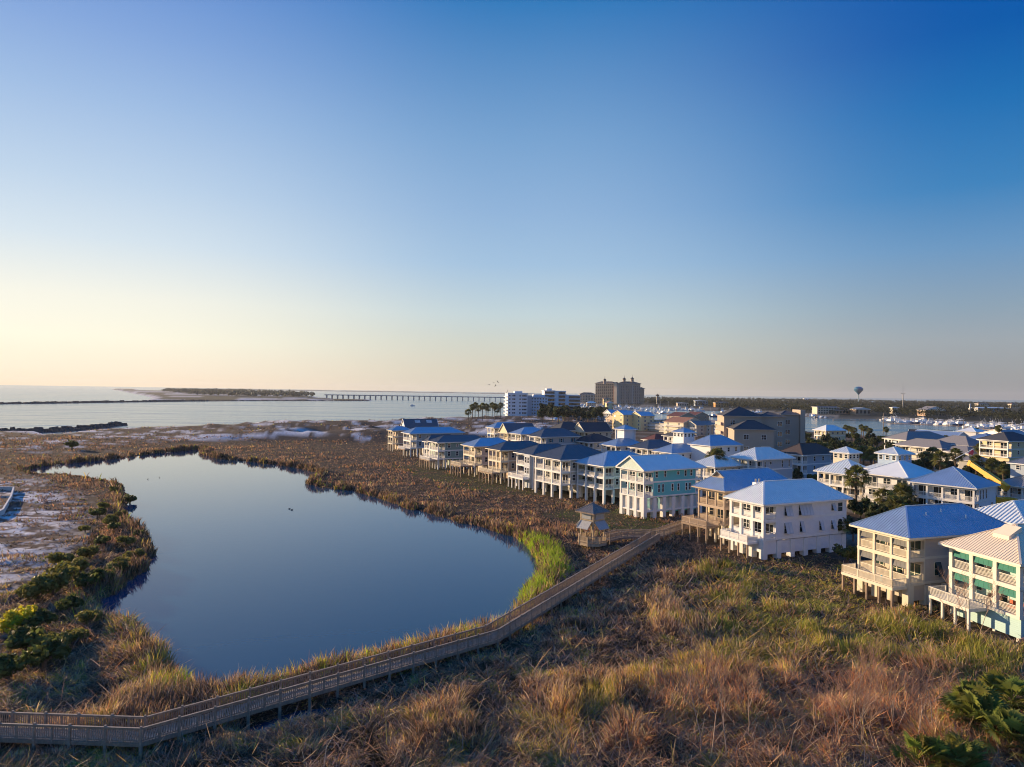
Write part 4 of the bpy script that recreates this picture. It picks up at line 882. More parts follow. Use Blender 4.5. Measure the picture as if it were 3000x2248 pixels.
c = building('big beige stucco condominium with slate hipped roofs on several wings', 'condominium', 2150, 1376, -6)
condo_block(c, -1.5, 13, 12, 26, 19.4, 'dark', 3.4, (1.8,), (16,))
condo_block(c, 0, 14.6, 0, 11.9, 14.8, 'dark', 3.2, (4.4, 10.8), (11, 6.6, 2.6))
condo_block(c, 13.1, 22.5, 15, 30, 19.4, 'dark', 1.6, (20.6,), (15.6, 11.6, 7.6, 3.6))
condo_block(c, 22.6, 29.5, 20, 34, 20.2, 'dark', 1.4, (25,), (16.2, 12.2, 8.2, 4.2))
block(c, 'stair_tower', 29.6, 31.5, 19, 30, 0, 22, ST)
for f in (4, 8, 12, 15.5): MB().box(-2.6, -1.51, 13, 25, f, f+.3).box(-2.6, -2.5, 13, 25, f+.3, f+1.3).build('balcony', mat('beige_trim', (.55, .45, .36), .7), c)
add_roof(c, 5.5, 13, -3.6, -.05, 4.4, 1.3, 'hip', ROOFS['brown'], CREAM, 0, name='porch_roof'); block(c, 'porch', 6.1, 12.4, -3.1, -.06, 0, 4.3, WALLS['cream'])

YS = WALLS['yellowstucco']
def townhouse(label, px, py, w, d, h, wall, roof, rk, rise, yaw=28, step=False, nf=3, balc=True):
    c = building(label, 'townhouse', px, py, yaw, 'townhouse', 'town buildings by the harbour'); wm = WALLS[wall]; h *= .68; rise *= .85
    block(c, 'wall', 0, d, 0, w, 0, h, wm)
    add_roof(c, -.5, d+.5, -.5, w+.5, h, rise, rk, ROOFS[roof], CREAM, 0, gable_mat=wm)
    fh = h/nf
    for f in range(nf):
        for y in np.linspace(w*.22, w*.78, 2): window(c, 1.3, 1.5, (-.01, y, f*fh+.9), -math.pi/2, WHITE, None, 'w', 1)
        for x in np.linspace(d*.3, d*.75, 2): window(c, 1.3, 1.4, (x, -.01, f*fh+.9), 0, WHITE, None, 'w', 1)
        if balc and f: b = MB(); b.box(-1.5, -.02, .3, w-.3, f*fh-.2, f*fh); railing(b, (-1.45, .4), (-1.45, w-.4), f*fh, 1, .5, 'bal', 4); b.build('balcony', WHITE, c)
    return c
townhouse('tall yellow stucco townhouse with a blue gabled roof, left of its twin', 1826, 1262, 15, 12, 17, 'yellowstucco', 'galv', 'gable', 3.5, 25, nf=4, balc=False)
townhouse('tall yellow stucco townhouse with a blue gabled roof, right of its twin', 1878, 1264, 14, 12, 16.5, 'yellowstucco', 'galv', 'gable', 3.5, 25, nf=4, balc=False)
townhouse('grey recessed townhouse with open balconies between the two yellow ones', 1850, 1258, 10, 12, 14, 'bluegrey', 'galv', 'gable', 1.5, 25, nf=4)
townhouse('brown house with a dark gabled roof left of the yellow townhouses', 1803, 1258, 14, 12, 11, 'tan', 'dark', 'gable', 4, 25, nf=3)
townhouse('cream house with a nearly flat pale roof right of the yellow townhouses', 1905, 1262, 20, 14, 12, 'cream', 'pale', 'hip', .8, 28, nf=3)
townhouse('grey flat roofed house with long cream balconies and palms in front', 1945, 1268, 22, 16, 9.5, 'grey', 'shingle', 'hip', .8, 28, nf=3)
townhouse('cream three storey townhouse with a terracotta roof and white balconies', 2002, 1278, 20, 18, 12.5, 'cream', 'terracotta', 'gable_across', 4, 28, nf=3)
townhouse('grey gabled townhouse with dark screened balconies beside the terracotta roof', 2040, 1280, 11, 16, 10.5, 'sage', 'shingle', 'gable', 3.4, 28, nf=3)
townhouse('taupe gabled townhouse against the terracotta roofed one', 2083, 1281, 12, 22, 11, 'sage', 'shingle', 'gable_across', 3.4, 24, nf=3, balc=False)
townhouse('pink townhouse with dark red twin gables near the harbour water', 1990, 1250, 16, 20, 12, 'tan', 'red', 'gable_across', 4.2, 30, nf=3, balc=False)
townhouse('second house with a dark red gable facing the harbour', 2035, 1246, 14, 18, 12, 'tan', 'red', 'gable_across', 4.2, 30, nf=3, balc=False)
townhouse('yellow sunlit gable end with stacked white balconies beside the beige condominium', 2128, 1290, 9, 10, 12.5, 'yellowstucco', 'brown', 'gable', 3, 30, nf=4)
townhouse('grey townhouse with a dark roof behind the yellow sunlit gable', 2118, 1284, 14, 26, 10.5, 'bluegrey', 'dark', 'gable_across', 3.5, 20, nf=3, balc=False)

# white condominium tower on the pass
WC = mat('white_render', (.74, .75, .77), .7, var=.05, scale=.2)
c = building('white eight storey condominium with rows of small dark windows on its plain end wall', 'condominium', 1487, 1226, 6)
def wtower(c, x0, x1, y0, y1, h, nf, ncol, balc=False):
    block(c, 'wall', x0, x1, y0, y1, 0, h, WC); MB().box(x0-.4, x1+.4, y0-.4, y1+.4, h, h+.9).build('roof', WC, c)
    fh = h/nf
    for f in range(nf):
        if balc:
            b = MB(); b.box(x0, x1, y0-2, y0-.01, f*fh, f*fh+.35); b.box(x0, x1, y0-2, y0-1.9, f*fh+.36, f*fh+1.2); b.build('balcony', WC, c)
            MB().quad([(x0+.5, y0-.02, f*fh+.4), (x1-.5, y0-.02, f*fh+.4), (x1-.5, y0-.02, f*fh+fh-.4), (x0+.5, y0-.02, f*fh+fh-.4)]).build('window', GLASS, c)
        else:
            for x in ncol: MB().box(x-.7, x+.7, y0-.06, y0-.01, f*fh+.9, f*fh+2.4).build('window', GLASS, c)
        b = MB(); b.box(x0-1.6, x0-.01, y0+.5, y1-.5, f*fh, f*fh+.3); b.box(x0-1.6, x0-1.5, y0+.5, y1-.5, f*fh+.31, f*fh+1.2)
        if x0 == 0: b.build('balcony', WC, c)
wtower(c, 0, 21, 0, 30, 25.5, 7, (2, 5.5, 7.2, 13, 16, 17.6, 19.2))
block(c, 'stair_tower', 21.1, 26, 2, 20, 0, 24, mat('grey_render', (.45, .46, .49), .8, scale=.3))
wtower(c, 26.1, 45, 14, 40, 22, 7, (28, 31, 34, 37, 40, 43))
wtower(c, 45.1, 57, 40, 60, 29, 7, (), True); block(c, 'stair_tower', 57.1, 61, 39, 58, 0, 29.5, WC)
wtower(c, 61.1, 70, 44, 62, 28.5, 7, (), True); wtower(c, 74, 88, 50, 66, 24, 6, (), True); block(c, 'stair_tower', 70.1, 73.9, 46, 60, 0, 25, WC)
for x0, x1, y0, y1, z0, z1 in ((30, 42, 16, 30, 22.95, 25), (8, 16, 6, 20, 26.45, 28.3), (48, 54, 44, 54, 29.95, 32)): block(c, 'roof_plant_room', x0, x1, y0, y1, z0, z1, WC)

# resort hotel
HB, HR, HL = mat('hotel_grey_render', (.42, .33, .27), .8, scale=.1), mat('hotel_roof', (.10, .08, .07), .8), mat('hotel_cream_render', (.62, .50, .37), .8, scale=.1)
q = at(1752, 1187); c = thing('resort_hotel', 'huge tan resort hotel with turrets rising above the harbour on the skyline', 'hotel', (q[0], q[1], 0), R(3))
k = q[1]/FPX   # metres per pixel there
def hb(name, x0, x1, y0, y1, zt, m): return block(c, name, x0*k, x1*k, y0, y1, 0, zt, m)
Lw = 47*k/math.cos(R(40)); HP, HRU = mat('hotel_pale_render', (.44, .40, .37), .8, scale=.1), mat('hotel_rust_render', (.50, .22, .12), .8)
lw = MB().box(-Lw, 0, 0, 20, 0, 52).build('wing', HB, c, (47*k, 6, 0), R(-40)); add_roof(lw, -Lw-1, 1, -2, 21, 52.1, 4.5, 'hip', HR, HL, 0, fas=1)
hb('wing', 61, 126, 4, 30, 52, HB); hb('wing', 126.05, 138, 6, 30, 40, HB); hb('wing', 47, 60.95, 8, 28, 49, HB)
cb = MB().box(-5*k, 5*k, -5*k, 5*k, 0, 50).build('centre_bay', HL, c, (54*k, 2, 0), R(-42)); add_roof(cb, -6*k, 6*k, -6*k, 6*k, 50.1, 5, 'gable_across', ROOFS['terracotta'], HL, 0, name='gable_roof')
for x0, x1, y0, y1, z, rs in ((61, 127, 3, 31, 52.15, 5), (125, 140, 5, 31, 40.1, 4)): add_roof(c, x0*k-1, x1*k+1, y0-1, y1+1, z, rs, 'hip', HR, HL, 0, fas=1)
for f in range(1, 14):
    z = f*3.6; MB().box(-Lw-1.5, -.3, -1.6, -.02, z, z+.45).build('balcony', HL, lw)
    if f < 11: MB().box(127*k, 139.5*k, 3.5, 5.95, z, z+.45).build('balcony', HL, c)
    if f > 4: MB().box(-5*k-1.4, -5*k-.02, -4*k, 4*k, z, z+.45).build('balcony', HP, cb)
    g = MB()
    for q in range(9): g.box(-Lw+Lw*(q+.2)/9, -Lw+Lw*(q+.8)/9, -.12, -.015, z+.6, z+2.7)
    g.build('window', GLASS, lw)
for x, w in ((67, 2), (72, 3), (80, 4), (88, 2), (94, 3), (101, 4), (108, 2), (114, 3), (120, 3)):
    MB().box(x*k, (x+w)*k, 2.6, 3.99, 2, 48).build('pilaster', HP if x % 2 else HB, c)
    g = MB()
    for f in range(1, 13): g.box((x+w+.4)*k, (x+w+2)*k, 3.8, 3.98, f*3.6+.6, f*3.6+2.8)
    g.build('window', GLASS, c)
for y in (-3, 1.2): MB().box(-5*k-1.9, -5*k-.01, y*k, (y+2)*k, 10, 46).build('pilaster', HRU, cb)
for x, s, z0, zt in ((22, 4, 55, 59), (80, 4.5, 56, 62), (104, 4.5, 56, 63)):
    t = MB().box((x-s*.8)*k, (x+s*.8)*k, 10, 10+s*1.6*k, 50, zt).build('turret', HB, c)
    rf = MB(); a = (x*k, 10+s*.8*k); r = s*1.5*k
    for i in range(8):
        t0, t1 = math.pi*i/4, math.pi*(i+1)/4; rf.quad([(a[0]+r*math.cos(t0), a[1]+r*math.sin(t0), zt), (a[0]+r*math.cos(t1), a[1]+r*math.sin(t1), zt), (a[0], a[1], zt+5)])
    rf.tube((a[0], a[1], zt+4), (a[0], a[1], zt+11), .5, .15, 5).build('turret_roof', HR, t)
def boxy(label, cat, px, py, yaw, w, d, h, wm, rm, rk='hip', rise=3, nf=3, nx=6, name='building', ov=.8):
    c = building(label, cat, px, py, yaw, name); block(c, 'wall', 0, w, 0, d, 0, h, wm); add_roof(c, -ov, w+ov, -ov, d+ov, h, rise, rk, rm, WHITE, 0, fas=.6)
    fh = h/nf
    for f in range(nf):
        for x in np.linspace(w*.08, w*.92, nx): MB().box(x-w/nx*.28, x+w/nx*.28, -.15, -.02, f*fh+fh*.25, f*fh+fh*.8).build('window', GLASS, c)
    return c
boxy('five storey tan hotel annex with a brown hipped roof left of the resort hotel', 'hotel', 1698, 1182, 0, 44, 24, 21, HL, HR, nf=5, nx=6, rise=5)
boxy('yellow stucco waterfront restaurant at the foot of the resort hotel', 'restaurant', 1768, 1192, 0, 16, 12, 13, YS, ROOFS['terracotta'], nf=3, nx=3)
boxy('small cream marina building with a pale roof below the resort hotel', 'building', 1720, 1192, 0, 18, 10, 8, HL, ROOFS['pale'], nf=2, nx=4)
boxy('yellow gabled boathouse standing among the moored boats', 'boathouse', 1778, 1202, 10, 11, 10, 12, YS, ROOFS['terracotta'], 'gable_across', 3, nf=2, nx=2)
boxy('orange roofed waterfront restaurant with tiered decks', 'restaurant', 2096, 1199, 0, 26, 14, 9, mat('orange_render', (.62, .33, .12), .8), ROOFS['terracotta'], nf=2, nx=5)
boxy('pale blue warehouse with a white roof on the harbour front', 'warehouse', 2037, 1195, 0, 26, 14, 11, WALLS['bluegrey'], ROOFS['pale'], 'gable_across', 2, nf=2, nx=5)
boxy('white open boat shed with brown posts on the harbour front', 'shed', 1985, 1196, 0, 22, 10, 7, WALLS['sand'], ROOFS['pale'], 'gable_across', 1, nf=1, nx=5)
boxy('white gabled cottage on the far quay', 'cottage', 2296, 1204, 0, 8, 8, 5, WALLS['white'], ROOFS['pale'], 'gable', 2.5, nf=1, nx=2)
boxy('three storey cream motel with long walkways under dark flat eaves', 'motel', 2394, 1221, 4, 36, 14, 10, WALLS['cream'], ROOFS['dark'], nf=3, nx=9, rise=1.4)
boxy('dark roofed boat storage shed with open sides at the harbour', 'shed', 2508, 1224, 6, 20, 14, 8, WALLS['tan'], ROOFS['greymetal'], 'gable_across', 2.4, nf=1, nx=4)
boxy('tan dockside bar with wooden deck and umbrellas', 'bar', 2450, 1222, 4, 22, 10, 6, WALLS['tan'], ROOFS['terracotta'], nf=1, nx=5)
boxy('small cream two storey dock office with a pale roof', 'office', 2615, 1220, 0, 10, 8, 9, WALLS['cream'], ROOFS['pale'], nf=2, nx=2, rise=1)
boxy('brown timber restaurant with a broad grey gable roof and a post deck', 'restaurant', 2712, 1228, 4, 27, 18, 8, WALLS['tan'], ROOFS['shingle'], 'gable_across', 5, nf=2, nx=6)
boxy('cream hotel with a brown roof on the wooded rise', 'hotel', 2866, 1199, 2, 30, 14, 11, WALLS['cream'], ROOFS['terracotta'], nf=2, nx=5)
boxy('white flat roofed block on the wooded skyline', 'building', 2356, 1180, 0, 22, 14, 14, WALLS['white'], ROOFS['pale'], nf=2, nx=3, rise=1)
boxy('cream house with a reddish roof among the trees at the right skyline', 'building', 2963, 1200, 2, 22, 14, 11, WALLS['cream'], ROOFS['terracotta'], nf=2, nx=4)
boxy('long white roofed warehouse partly hidden by trees at the right', 'warehouse', 2865, 1212, 2, 60, 18, 7, WALLS['grey'], ROOFS['pale'], nf=1, nx=6, rise=1.5)

# bridge
CB = mat('bridge_concrete', (.36, .37, .38), .8, scale=.05)
by = at(1200, 1172)[1]; k = by/FPX; bx0, bx1 = at(930, 1169)[0], 60
br = thing('bridge', 'long low concrete road bridge on many piers crossing the bay', 'bridge', (bx0, by, 0), math.atan2(-40, bx1-bx0)*0)
Lb = bx1-bx0
MB().box(0, Lb, 0, 14, 10.0, 11.6).box(0, Lb, -.3, .1, 11.601, 12.6).build('deck', CB, br)
n = int(Lb/16)
for i in range(n): MB().box(i*16+4, i*16+6, 1, 3, -1, 9.2).box(i*16+4, i*16+6, 10, 12, -1, 9.2).box(i*16+3.5, i*16+6.5, 0, 13, 9.2, 9.99).build('pier', CB, br)
# water tower
q = at(2515, 1182, 4); k = q[1]/FPX; WT = mat('water_tower_blue', (.025, .15, .27), .35, spec=.6); WS = mat('water_tower_pale_green', (.42, .55, .55), .5)
wt = thing('water_tower', 'blue bulb water tower on a pale stem above the trees', 'water tower', (q[0], q[1], 3)); prof = [(2.2, 0), (2.0, 24*k), (2.2, 26*k), (5*k, 31*k), (11.5*k, 38*k), (12.6*k, 42*k), (11*k, 46*k), (6*k, 49*k), (.1, 50*k)]
def lathe(prof, n=20, c=(0, 0)):
    m = MB()
    for (r0, z0), (r1, z1) in zip(prof[:-1], prof[1:]):
        for i in range(n):
            a, b = 2*math.pi*i/n, 2*math.pi*(i+1)/n
            m.quad([(c[0]+r0*math.cos(a), c[1]+r0*math.sin(a), z0), (c[0]+r0*math.cos(b), c[1]+r0*math.sin(b), z0), (c[0]+r1*math.cos(b), c[1]+r1*math.sin(b), z1), (c[0]+r1*math.cos(a), c[1]+r1*math.sin(a), z1)])
    return m
lathe(prof[:3]).build('stem', WS, wt); lathe(prof[2:]).build('tank', WT, wt)
# masts and slim towers
q = at(2645, 1216); k = q[1]/FPX; STEEL = mat('galvanised_steel', (.30, .30, .31), .5, .6)
m = MB(); 
for a in range(3): m.beam((1.2*math.cos(a*2.1), 1.2*math.sin(a*2.1), 0), (.3*math.cos(a*2.1), .3*math.sin(a*2.1), 62*k), .4, .4)
for i in range(20): m.beam((-1+i*.04, 0, i*3*k), (1-i*.04, 0, (i+1)*3*k), .25, .25)
t = thing('radio_mast', 'thin grey lattice radio mast above the marina', 'mast', (q[0], q[1], 0)); m.build('lattice', STEEL, t)
MB().beam((-6*k, 0, 62*k), (6*k, 0, 62*k), .5, .5).beam((-5.5*k, 0, 61*k), (-5.5*k, 0, 65*k), .6, .6).beam((5.5*k, 0, 61*k), (5.5*k, 0, 65*k), .6, .6).build('antenna', STEEL, t); MB().tube((0, 0, 62*k), (0, 0, 92*k), .3, .1, 5).build('pole', STEEL, t)
q = at(1926, 1189); k = q[1]/FPX; t = thing('observation_tower', 'slim grey observation tower with a flat cap on the harbour front', 'tower', (q[0], q[1], 0))
MB().box(-2.6*k, 2.6*k, -2, 2, 0, 28*k).build('shaft', CONCRETE, t)
for i in range(6): MB().box(-1.2*k, 1.2*k, -2.2, -2.02, (3+i*4)*k, (5+i*4)*k).build('window', GLASS, t)
lathe([(3*k, 28*k), (6*k, 31*k), (6*k, 31.6*k), (.1, 34*k)], 10).build('roof', HR, t); MB().tube((0, 0, 33*k), (0, 0, 37*k), .3, .1, 5).build('finial', STEEL, t)
q = at(2842, 1230); k = q[1]/FPX; t = thing('beacon_tower', 'red and white striped cone on a tall post among the trees at the right', 'beacon', (q[0], q[1], 0))
MB().tube((0, 0, 0), (0, 0, 30*k), .5, .4, 8).build('post', STEEL, t); lathe([(2.6*k, 34*k), (2.2*k, 39*k), (1.6*k, 44*k), (1*k, 47*k)], 10).build('cone', WHITE, t); lathe([(2.35*k, 37*k), (2.05*k, 41*k)], 10).build('red_band', ROOFS['red'], t); MB().box(-3*k, 3*k, -2, 2, 30*k, 33.9*k).build('platform', STEEL, t)

# ------------------------------------------------------------------ rock jetties
def jetty(label, pxs, w, hgt, step, seed):
    rr = random.Random(seed); pts = [at(a, b) for a, b in pxs]; m = MB()
    for a, b in zip(pts[:-1], pts[1:]):
        L_ = np.hypot(*(b-a)[:2]); n = max(1, int(L_/step)); d = (b-a)/L_; nn = np.array([-d[1], d[0], 0])
        for i in range(n):
            for j in range(3):
                c = a+(b-a)*((i+rr.random())/n)+nn*(j-1)*w*.33+nn*rr.uniform(-.4, .4); s = step*rr.uniform(.5, .95); z = hgt*(1 if j == 1 else .55)*rr.uniform(.75, 1.15)
                p = []
                for zz, f in ((-1, 1.1), (z, .62)):
                    for (u, v) in ((-1, -1), (1, -1), (1, 1), (-1, 1)):
                        p.append((c[0]+u*s*f*rr.uniform(.7, 1.1), c[1]+v*s*f*rr.uniform(.7, 1.1), zz*rr.uniform(.8, 1.1)))
                m.hexa(p)
    return tag(m.build('rock_jetty', ROCK), label, 'jetty')
jetty('dark rock jetty reaching into the bay beside the white sand spit', [(-120, 1266), (60, 1266), (130, 1266), (240, 1259), (300, 1252), (356, 1246)], 9, 2.6, 2.6, 1)
jetty('long thin dark rock breakwater across the far side of the bay', [(-60, 1185), (200, 1181.5), (480, 1177), (600, 1176)], 12, 3.0, 5, 2)
jetty('low dark rock edge along the sandy point in front of the bridge', [(600, 1176), (800, 1175), (1000, 1175.5), (1080, 1175)], 10, 1.8, 6, 3)

# ------------------------------------------------------------------ boardwalk
def offset(pl, d):
    out = []
    for i, p in enumerate(pl):
        a = np.array(pl[max(i-1, 0)]); b = np.array(pl[min(i+1, len(pl)-1)]); p = np.array(p)
        if 0 < i < len(pl)-1:
            u, v = (p-a)/np.linalg.norm(p-a), (b-p)/np.linalg.norm(b-p); n = np.array([-u[1]-v[1], u[0]+v[0]]); n /= np.linalg.norm(n); c = n@np.array([-u[1], u[0]]); out.append(p+n*d/max(c, .4))
        else:
            u = (b-a)/np.linalg.norm(b-a); out.append(p+np.array([-u[1], u[0]])*d)
    return out
BWZ = 1.62
bw = thing('boardwalk', 'long weathered grey boardwalk with railings curving across the marsh from the left edge', 'boardwalk', (0, 0, 0))
def walk(pl, width, z, tall=2, skip0=False, dark=None):
    lf, rt = offset(pl, width/2), offset(pl, -width/2)
    d = MB(); j = MB()
    for i in range(len(pl)-1):
        a0, a1, b0, b1 = lf[i], lf[i+1], rt[i], rt[i+1]; L_ = np.linalg.norm(a1-a0); n = max(1, int(L_/.19))
        for q in range(n):
            s, e = q/n+.006/L_*4, (q+1)/n-.006/L_*4; dz = random.uniform(-.006, .006)
            p = [b0+(b1-b0)*s, b0+(b1-b0)*e, a0+(a1-a0)*e, a0+(a1-a0)*s]
            d.hexa([(x, y, z-.05+dz) for x, y in p]+[(x, y, z+dz) for x, y in p])
        for s in (lf, rt): j.beam((*s[i], z-.19), (*s[i+1], z-.19), .09, .26)
    d.build('deck_planks', GREYWOOD, bw); j.build('joist', TIMBER, bw)
    for side, pl2 in (('l', lf), ('r', rt)):
        for i in range(len(pl2)-1):
            m = MB(); a, b = Vector((*pl2[i], z)), Vector((*pl2[i+1], z)); up = Vector((0, 0, 1)); L_ = (b-a).length
            m.beam(a+up*1.06, b+up*1.06, .15, .045); m.beam(a+up*.96, b+up*.96, .045, .10); m.beam(a+up*.13, b+up*.13, .045, .09)
            n = int(L_/.17)
            for k in range(1, n): c = a.lerp(b, k/n); m.beam(c+up*.08, c+up*1.03, .05, .05)
            n = max(1, round(L_/1.35))
            for k in range(n+(i == len(pl2)-2)):
                c = a.lerp(b, k/n); t = k % 2 == 0; m.beam(c-up*.3, c+up*(1.2 if t else 1.03), .15 if t else .10, .15 if t else .10)
            m.build('railing', GREYWOOD, bw)
            n = max(1, round(L_/2.7))
            for k in range(n+(i == len(pl2)-2)):
                c = a.lerp(b, k/n); zz = min(gz1(c.x, c.y), .4)-.8; MB().beam((c.x, c.y, zz), (c.x, c.y, z-.06), .20, .20).build('piling', GREYWOOD, bw)
walk(BWALK, 1.75, BWZ); walk(BRANCH, 1.5, BWZ-.004)

# wildlife observation tower
ot = thing('observation_tower', 'small timber wildlife viewing tower with grey hipped roof and propped shutters at the boardwalk end', 'viewing tower', (TOWER[0], TOWER[1], 0), R(42))
for x in (-1.45, 1.45):
    for y in (-1.45, 1.45): MB().beam((x, y, -.6), (x, y, 7.0), .24, .24).build('post', PALETIMBER, ot)
oc = [(2.55*math.cos(R(a)), 2.55*math.sin(R(a))) for a in (22.5, 67.5, 112.5, 157.5, 202.5, 247.5, 292.5, 337.5)]
d = MB(); d.v += [(x, y, 1.5) for x, y in oc]+[(x, y, 1.66) for x, y in oc]; d.f += [tuple(range(8, 16)), tuple(range(7, -1, -1))]+[(i, (i+1) % 8, 8+(i+1) % 8, 8+i) for i in range(8)]; d.m += [0]*10; d.build('platform', TIMBER, ot)
for i in range(8):
    a, b = oc[i], oc[(i+1) % 8]
    if i == 7: continue
    m = MB(); A, B_ = Vector((*a, 1.66)), Vector((*b, 1.66)); up = Vector((0, 0, 1))
    m.beam(A+up*1.12, B_+up*1.12, .16, .07); m.beam(A+up*.30, B_+up*.30, .06, .16)
    for k in range(11): c = A.lerp(B_, k/10); m.beam(c+up*.0, c+up*1.08, .09, .04)
    m.beam(A-up*.5, A+up*1.2, .14, .14); m.beam(A-up*.28, B_-up*.28, .06, .42)
    m.build('railing', PALETIMBER, ot)
MB().box(-1.55, 1.55, -1.55, 1.55, 5.5, 7.0).build('upper_wall', PALETIMBER, ot)
for rz in (0, 90, 180, 270):
    s = MB(); s.box(-1.05, 1.05, -1.66, -1.58, 5.85, 6.75); s.box(-1.12, 1.12, -1.69, -1.565, 5.78, 5.85).box(-1.12, 1.12, -1.69, -1.565, 6.75, 6.82); s.build('shutter_panel', mat('silver_weathered_boards', (.42, .43, .43), .7, var=.2, scale=3), ot, rz=R(rz))
    s = MB(); n = 7
    for k in range(n): a, b = -1.3+2.6*k/n+.01, -1.3+2.6*(k+1)/n-.01; s.hexa([(a, -1.6, 5.45), (b, -1.6, 5.45), (b, -1.55, 5.42), (a, -1.55, 5.42), (a, -2.75, 4.25), (b, -2.75, 4.25), (b, -2.72, 4.20), (a, -2.72, 4.20)])
    s.beam((-1.32, -2.78, 4.22), (1.32, -2.78, 4.22), .1, .1); s.beam((-1.28, -1.7, 5.4), (-1.28, -2.7, 4.35), .08, .1).beam((1.28, -1.7, 5.4), (1.28, -2.7, 4.35), .08, .1)
    s.build('awning_shutter', MATS['silver_weathered_boards'], ot, rz=R(rz))
add_roof(ot, -2.2, 2.2, -2.2, 2.2, 7.02, 1.45, 'pyramid', mat('weathered_tin_roof', (.25, .225, .20), .6, .1, .35, 2), TIMBER, .4)
MB().box(-1.2, .6, .9, 1.3, 2.1, 2.16).box(-1.1, -.95, .95, 1.25, 1.66, 2.1).box(.3, .45, .95, 1.25, 1.66, 2.1).build('bench', PALETIMBER, ot)

# ------------------------------------------------------------------ trees and plants
LEAF = leafmat('tree_leaves', .6, .4); BARK = mat('palm_bark', (.17, .12, .085), .9, var=.35, scale=6, bump=.02); TWIG = mat('bare_pale_bark', (.42, .30, .21), .8, var=.25, scale=5)
def leaf_cloud(centers, radii, n, size, col, seed, flat=.8):
    r = np.random.default_rng(seed); V = []; C = []
    k = len(centers); idx = r.integers(0, k, n); d = r.normal(size=(n, 3)); d /= np.linalg.norm(d, axis=1)[:, None]
    rad = np.array(radii)[idx]*r.uniform(.62, 1.06, n); d[:, 2] *= flat
    p = np.array(centers)[idx]+d*rad[:, None]
    a = r.normal(size=(n, 3)); a -= (a*d).sum(1)[:, None]*d*.6; a /= np.linalg.norm(a, axis=1)[:, None]; b = np.cross(a, d+r.normal(size=(n, 3))*.5); b /= np.linalg.norm(b, axis=1)[:, None]
    s = size*r.uniform(.6, 1.3, n)[:, None]
    V = np.stack([p-a*s, p+b*s*.55, p+a*s, p-b*s*.55], 1).reshape(-1, 3); F = np.arange(n*4).reshape(n, 4)
    c = np.array(col)[None]*(r.uniform(.6, 1.45, n)*(.8+.4*r.random(k)[idx]))[:, None]*(1+r.normal(0, .05, (n, 3)))
    return V, F, np.repeat(np.clip(c, .005, .9), 4, 0)
def fan_leaves(stems, seed, n_leaf, col, nl=13, rad=.75, droop=.5):
    """sabal fans: each leaf a ring sector of narrow leaflets on a stalk"""
    r = np.random.default_rng(seed); V = []; Q = []; C = []
    for (ox, oy, oz, spread, el0, el1, ln) in stems:
        for i in range(n_leaf):
            az = r.uniform(0, 2*np.pi); el = R(r.uniform(el0, el1)); d = np.array([math.cos(el)*math.cos(az), math.cos(el)*math.sin(az), math.sin(el)])
            o = np.array([ox, oy, oz]); tip = o+d*ln*r.uniform(.75, 1.1); sd = np.cross(d, [0, 0, 1.]); sd /= np.linalg.norm(sd)+1e-9; up = np.cross(sd, d); w = .03
            j = len(V); V += [o-sd*w, o+sd*w, tip+sd*w, tip-sd*w]; Q.append((j, j+1, j+2, j+3)); cc = np.array(col)*r.uniform(.55, 1.5)*(1+r.normal(0, .08, 3)); C += [cc*1.1]*4
            tl = r.uniform(-.5, .5); sd2 = sd*math.cos(tl)+up*math.sin(tl)
            for k in range(nl):
                t = (k/(nl-1)-.5)*R(220); dd = d*math.cos(t)+sd2*math.sin(t); L2 = rad*(1-.25*abs(t)/2)*r.uniform(.85, 1.1)
                e = tip+dd*L2; e[2] -= droop*L2*.45*(1+.5*r.random()); mid = tip+dd*L2*.55; mid[2] -= droop*L2*.06
                n2 = np.cross(dd, up); n2 /= np.linalg.norm(n2)+1e-9; ww = rad*.075
                j = len(V); V += [tip, mid+n2*ww, e, mid-n2*ww]; Q.append((j, j+1, j+2, j+3)); C += [cc]*4
    return np.array(V), np.array(Q), np.clip(np.array(C), .005, .9)
GREENS = {'dark': (.055, .072, .027), 'mid': (.10, .12, .034), 'olive': (.19, .18, .045), 'yellow': (.62, .56, .04), 'palm': (.17, .175, .05)}
def make_tree(name, h, spread, colk, seed, nleaf=900, trunk=True, size=.42):
    r = random.Random(seed); t = thing(name, None, None); k = 9
    cs = [(r.uniform(-1, 1)*spread*.55, r.uniform(-1, 1)*spread*.55, h*r.uniform(.45, .85)) for _ in range(k)]; rs = [spread*r.uniform(.28, .5) for _ in range(k)]
    if trunk:
        m = MB(); m.tube((0, 0, -.6), (.1, 0, h*.4), .24, .16, 7)
        for c in cs[:6]: m.tube((.1, 0, h*.38), c, .12, .03, 5)
        m.build('trunk', BARK, t)
    V, F, C = leaf_cloud(cs, rs, nleaf, size, GREENS[colk], seed); npobj('crown', V, [F], LEAF, col=C, parent=t); return t
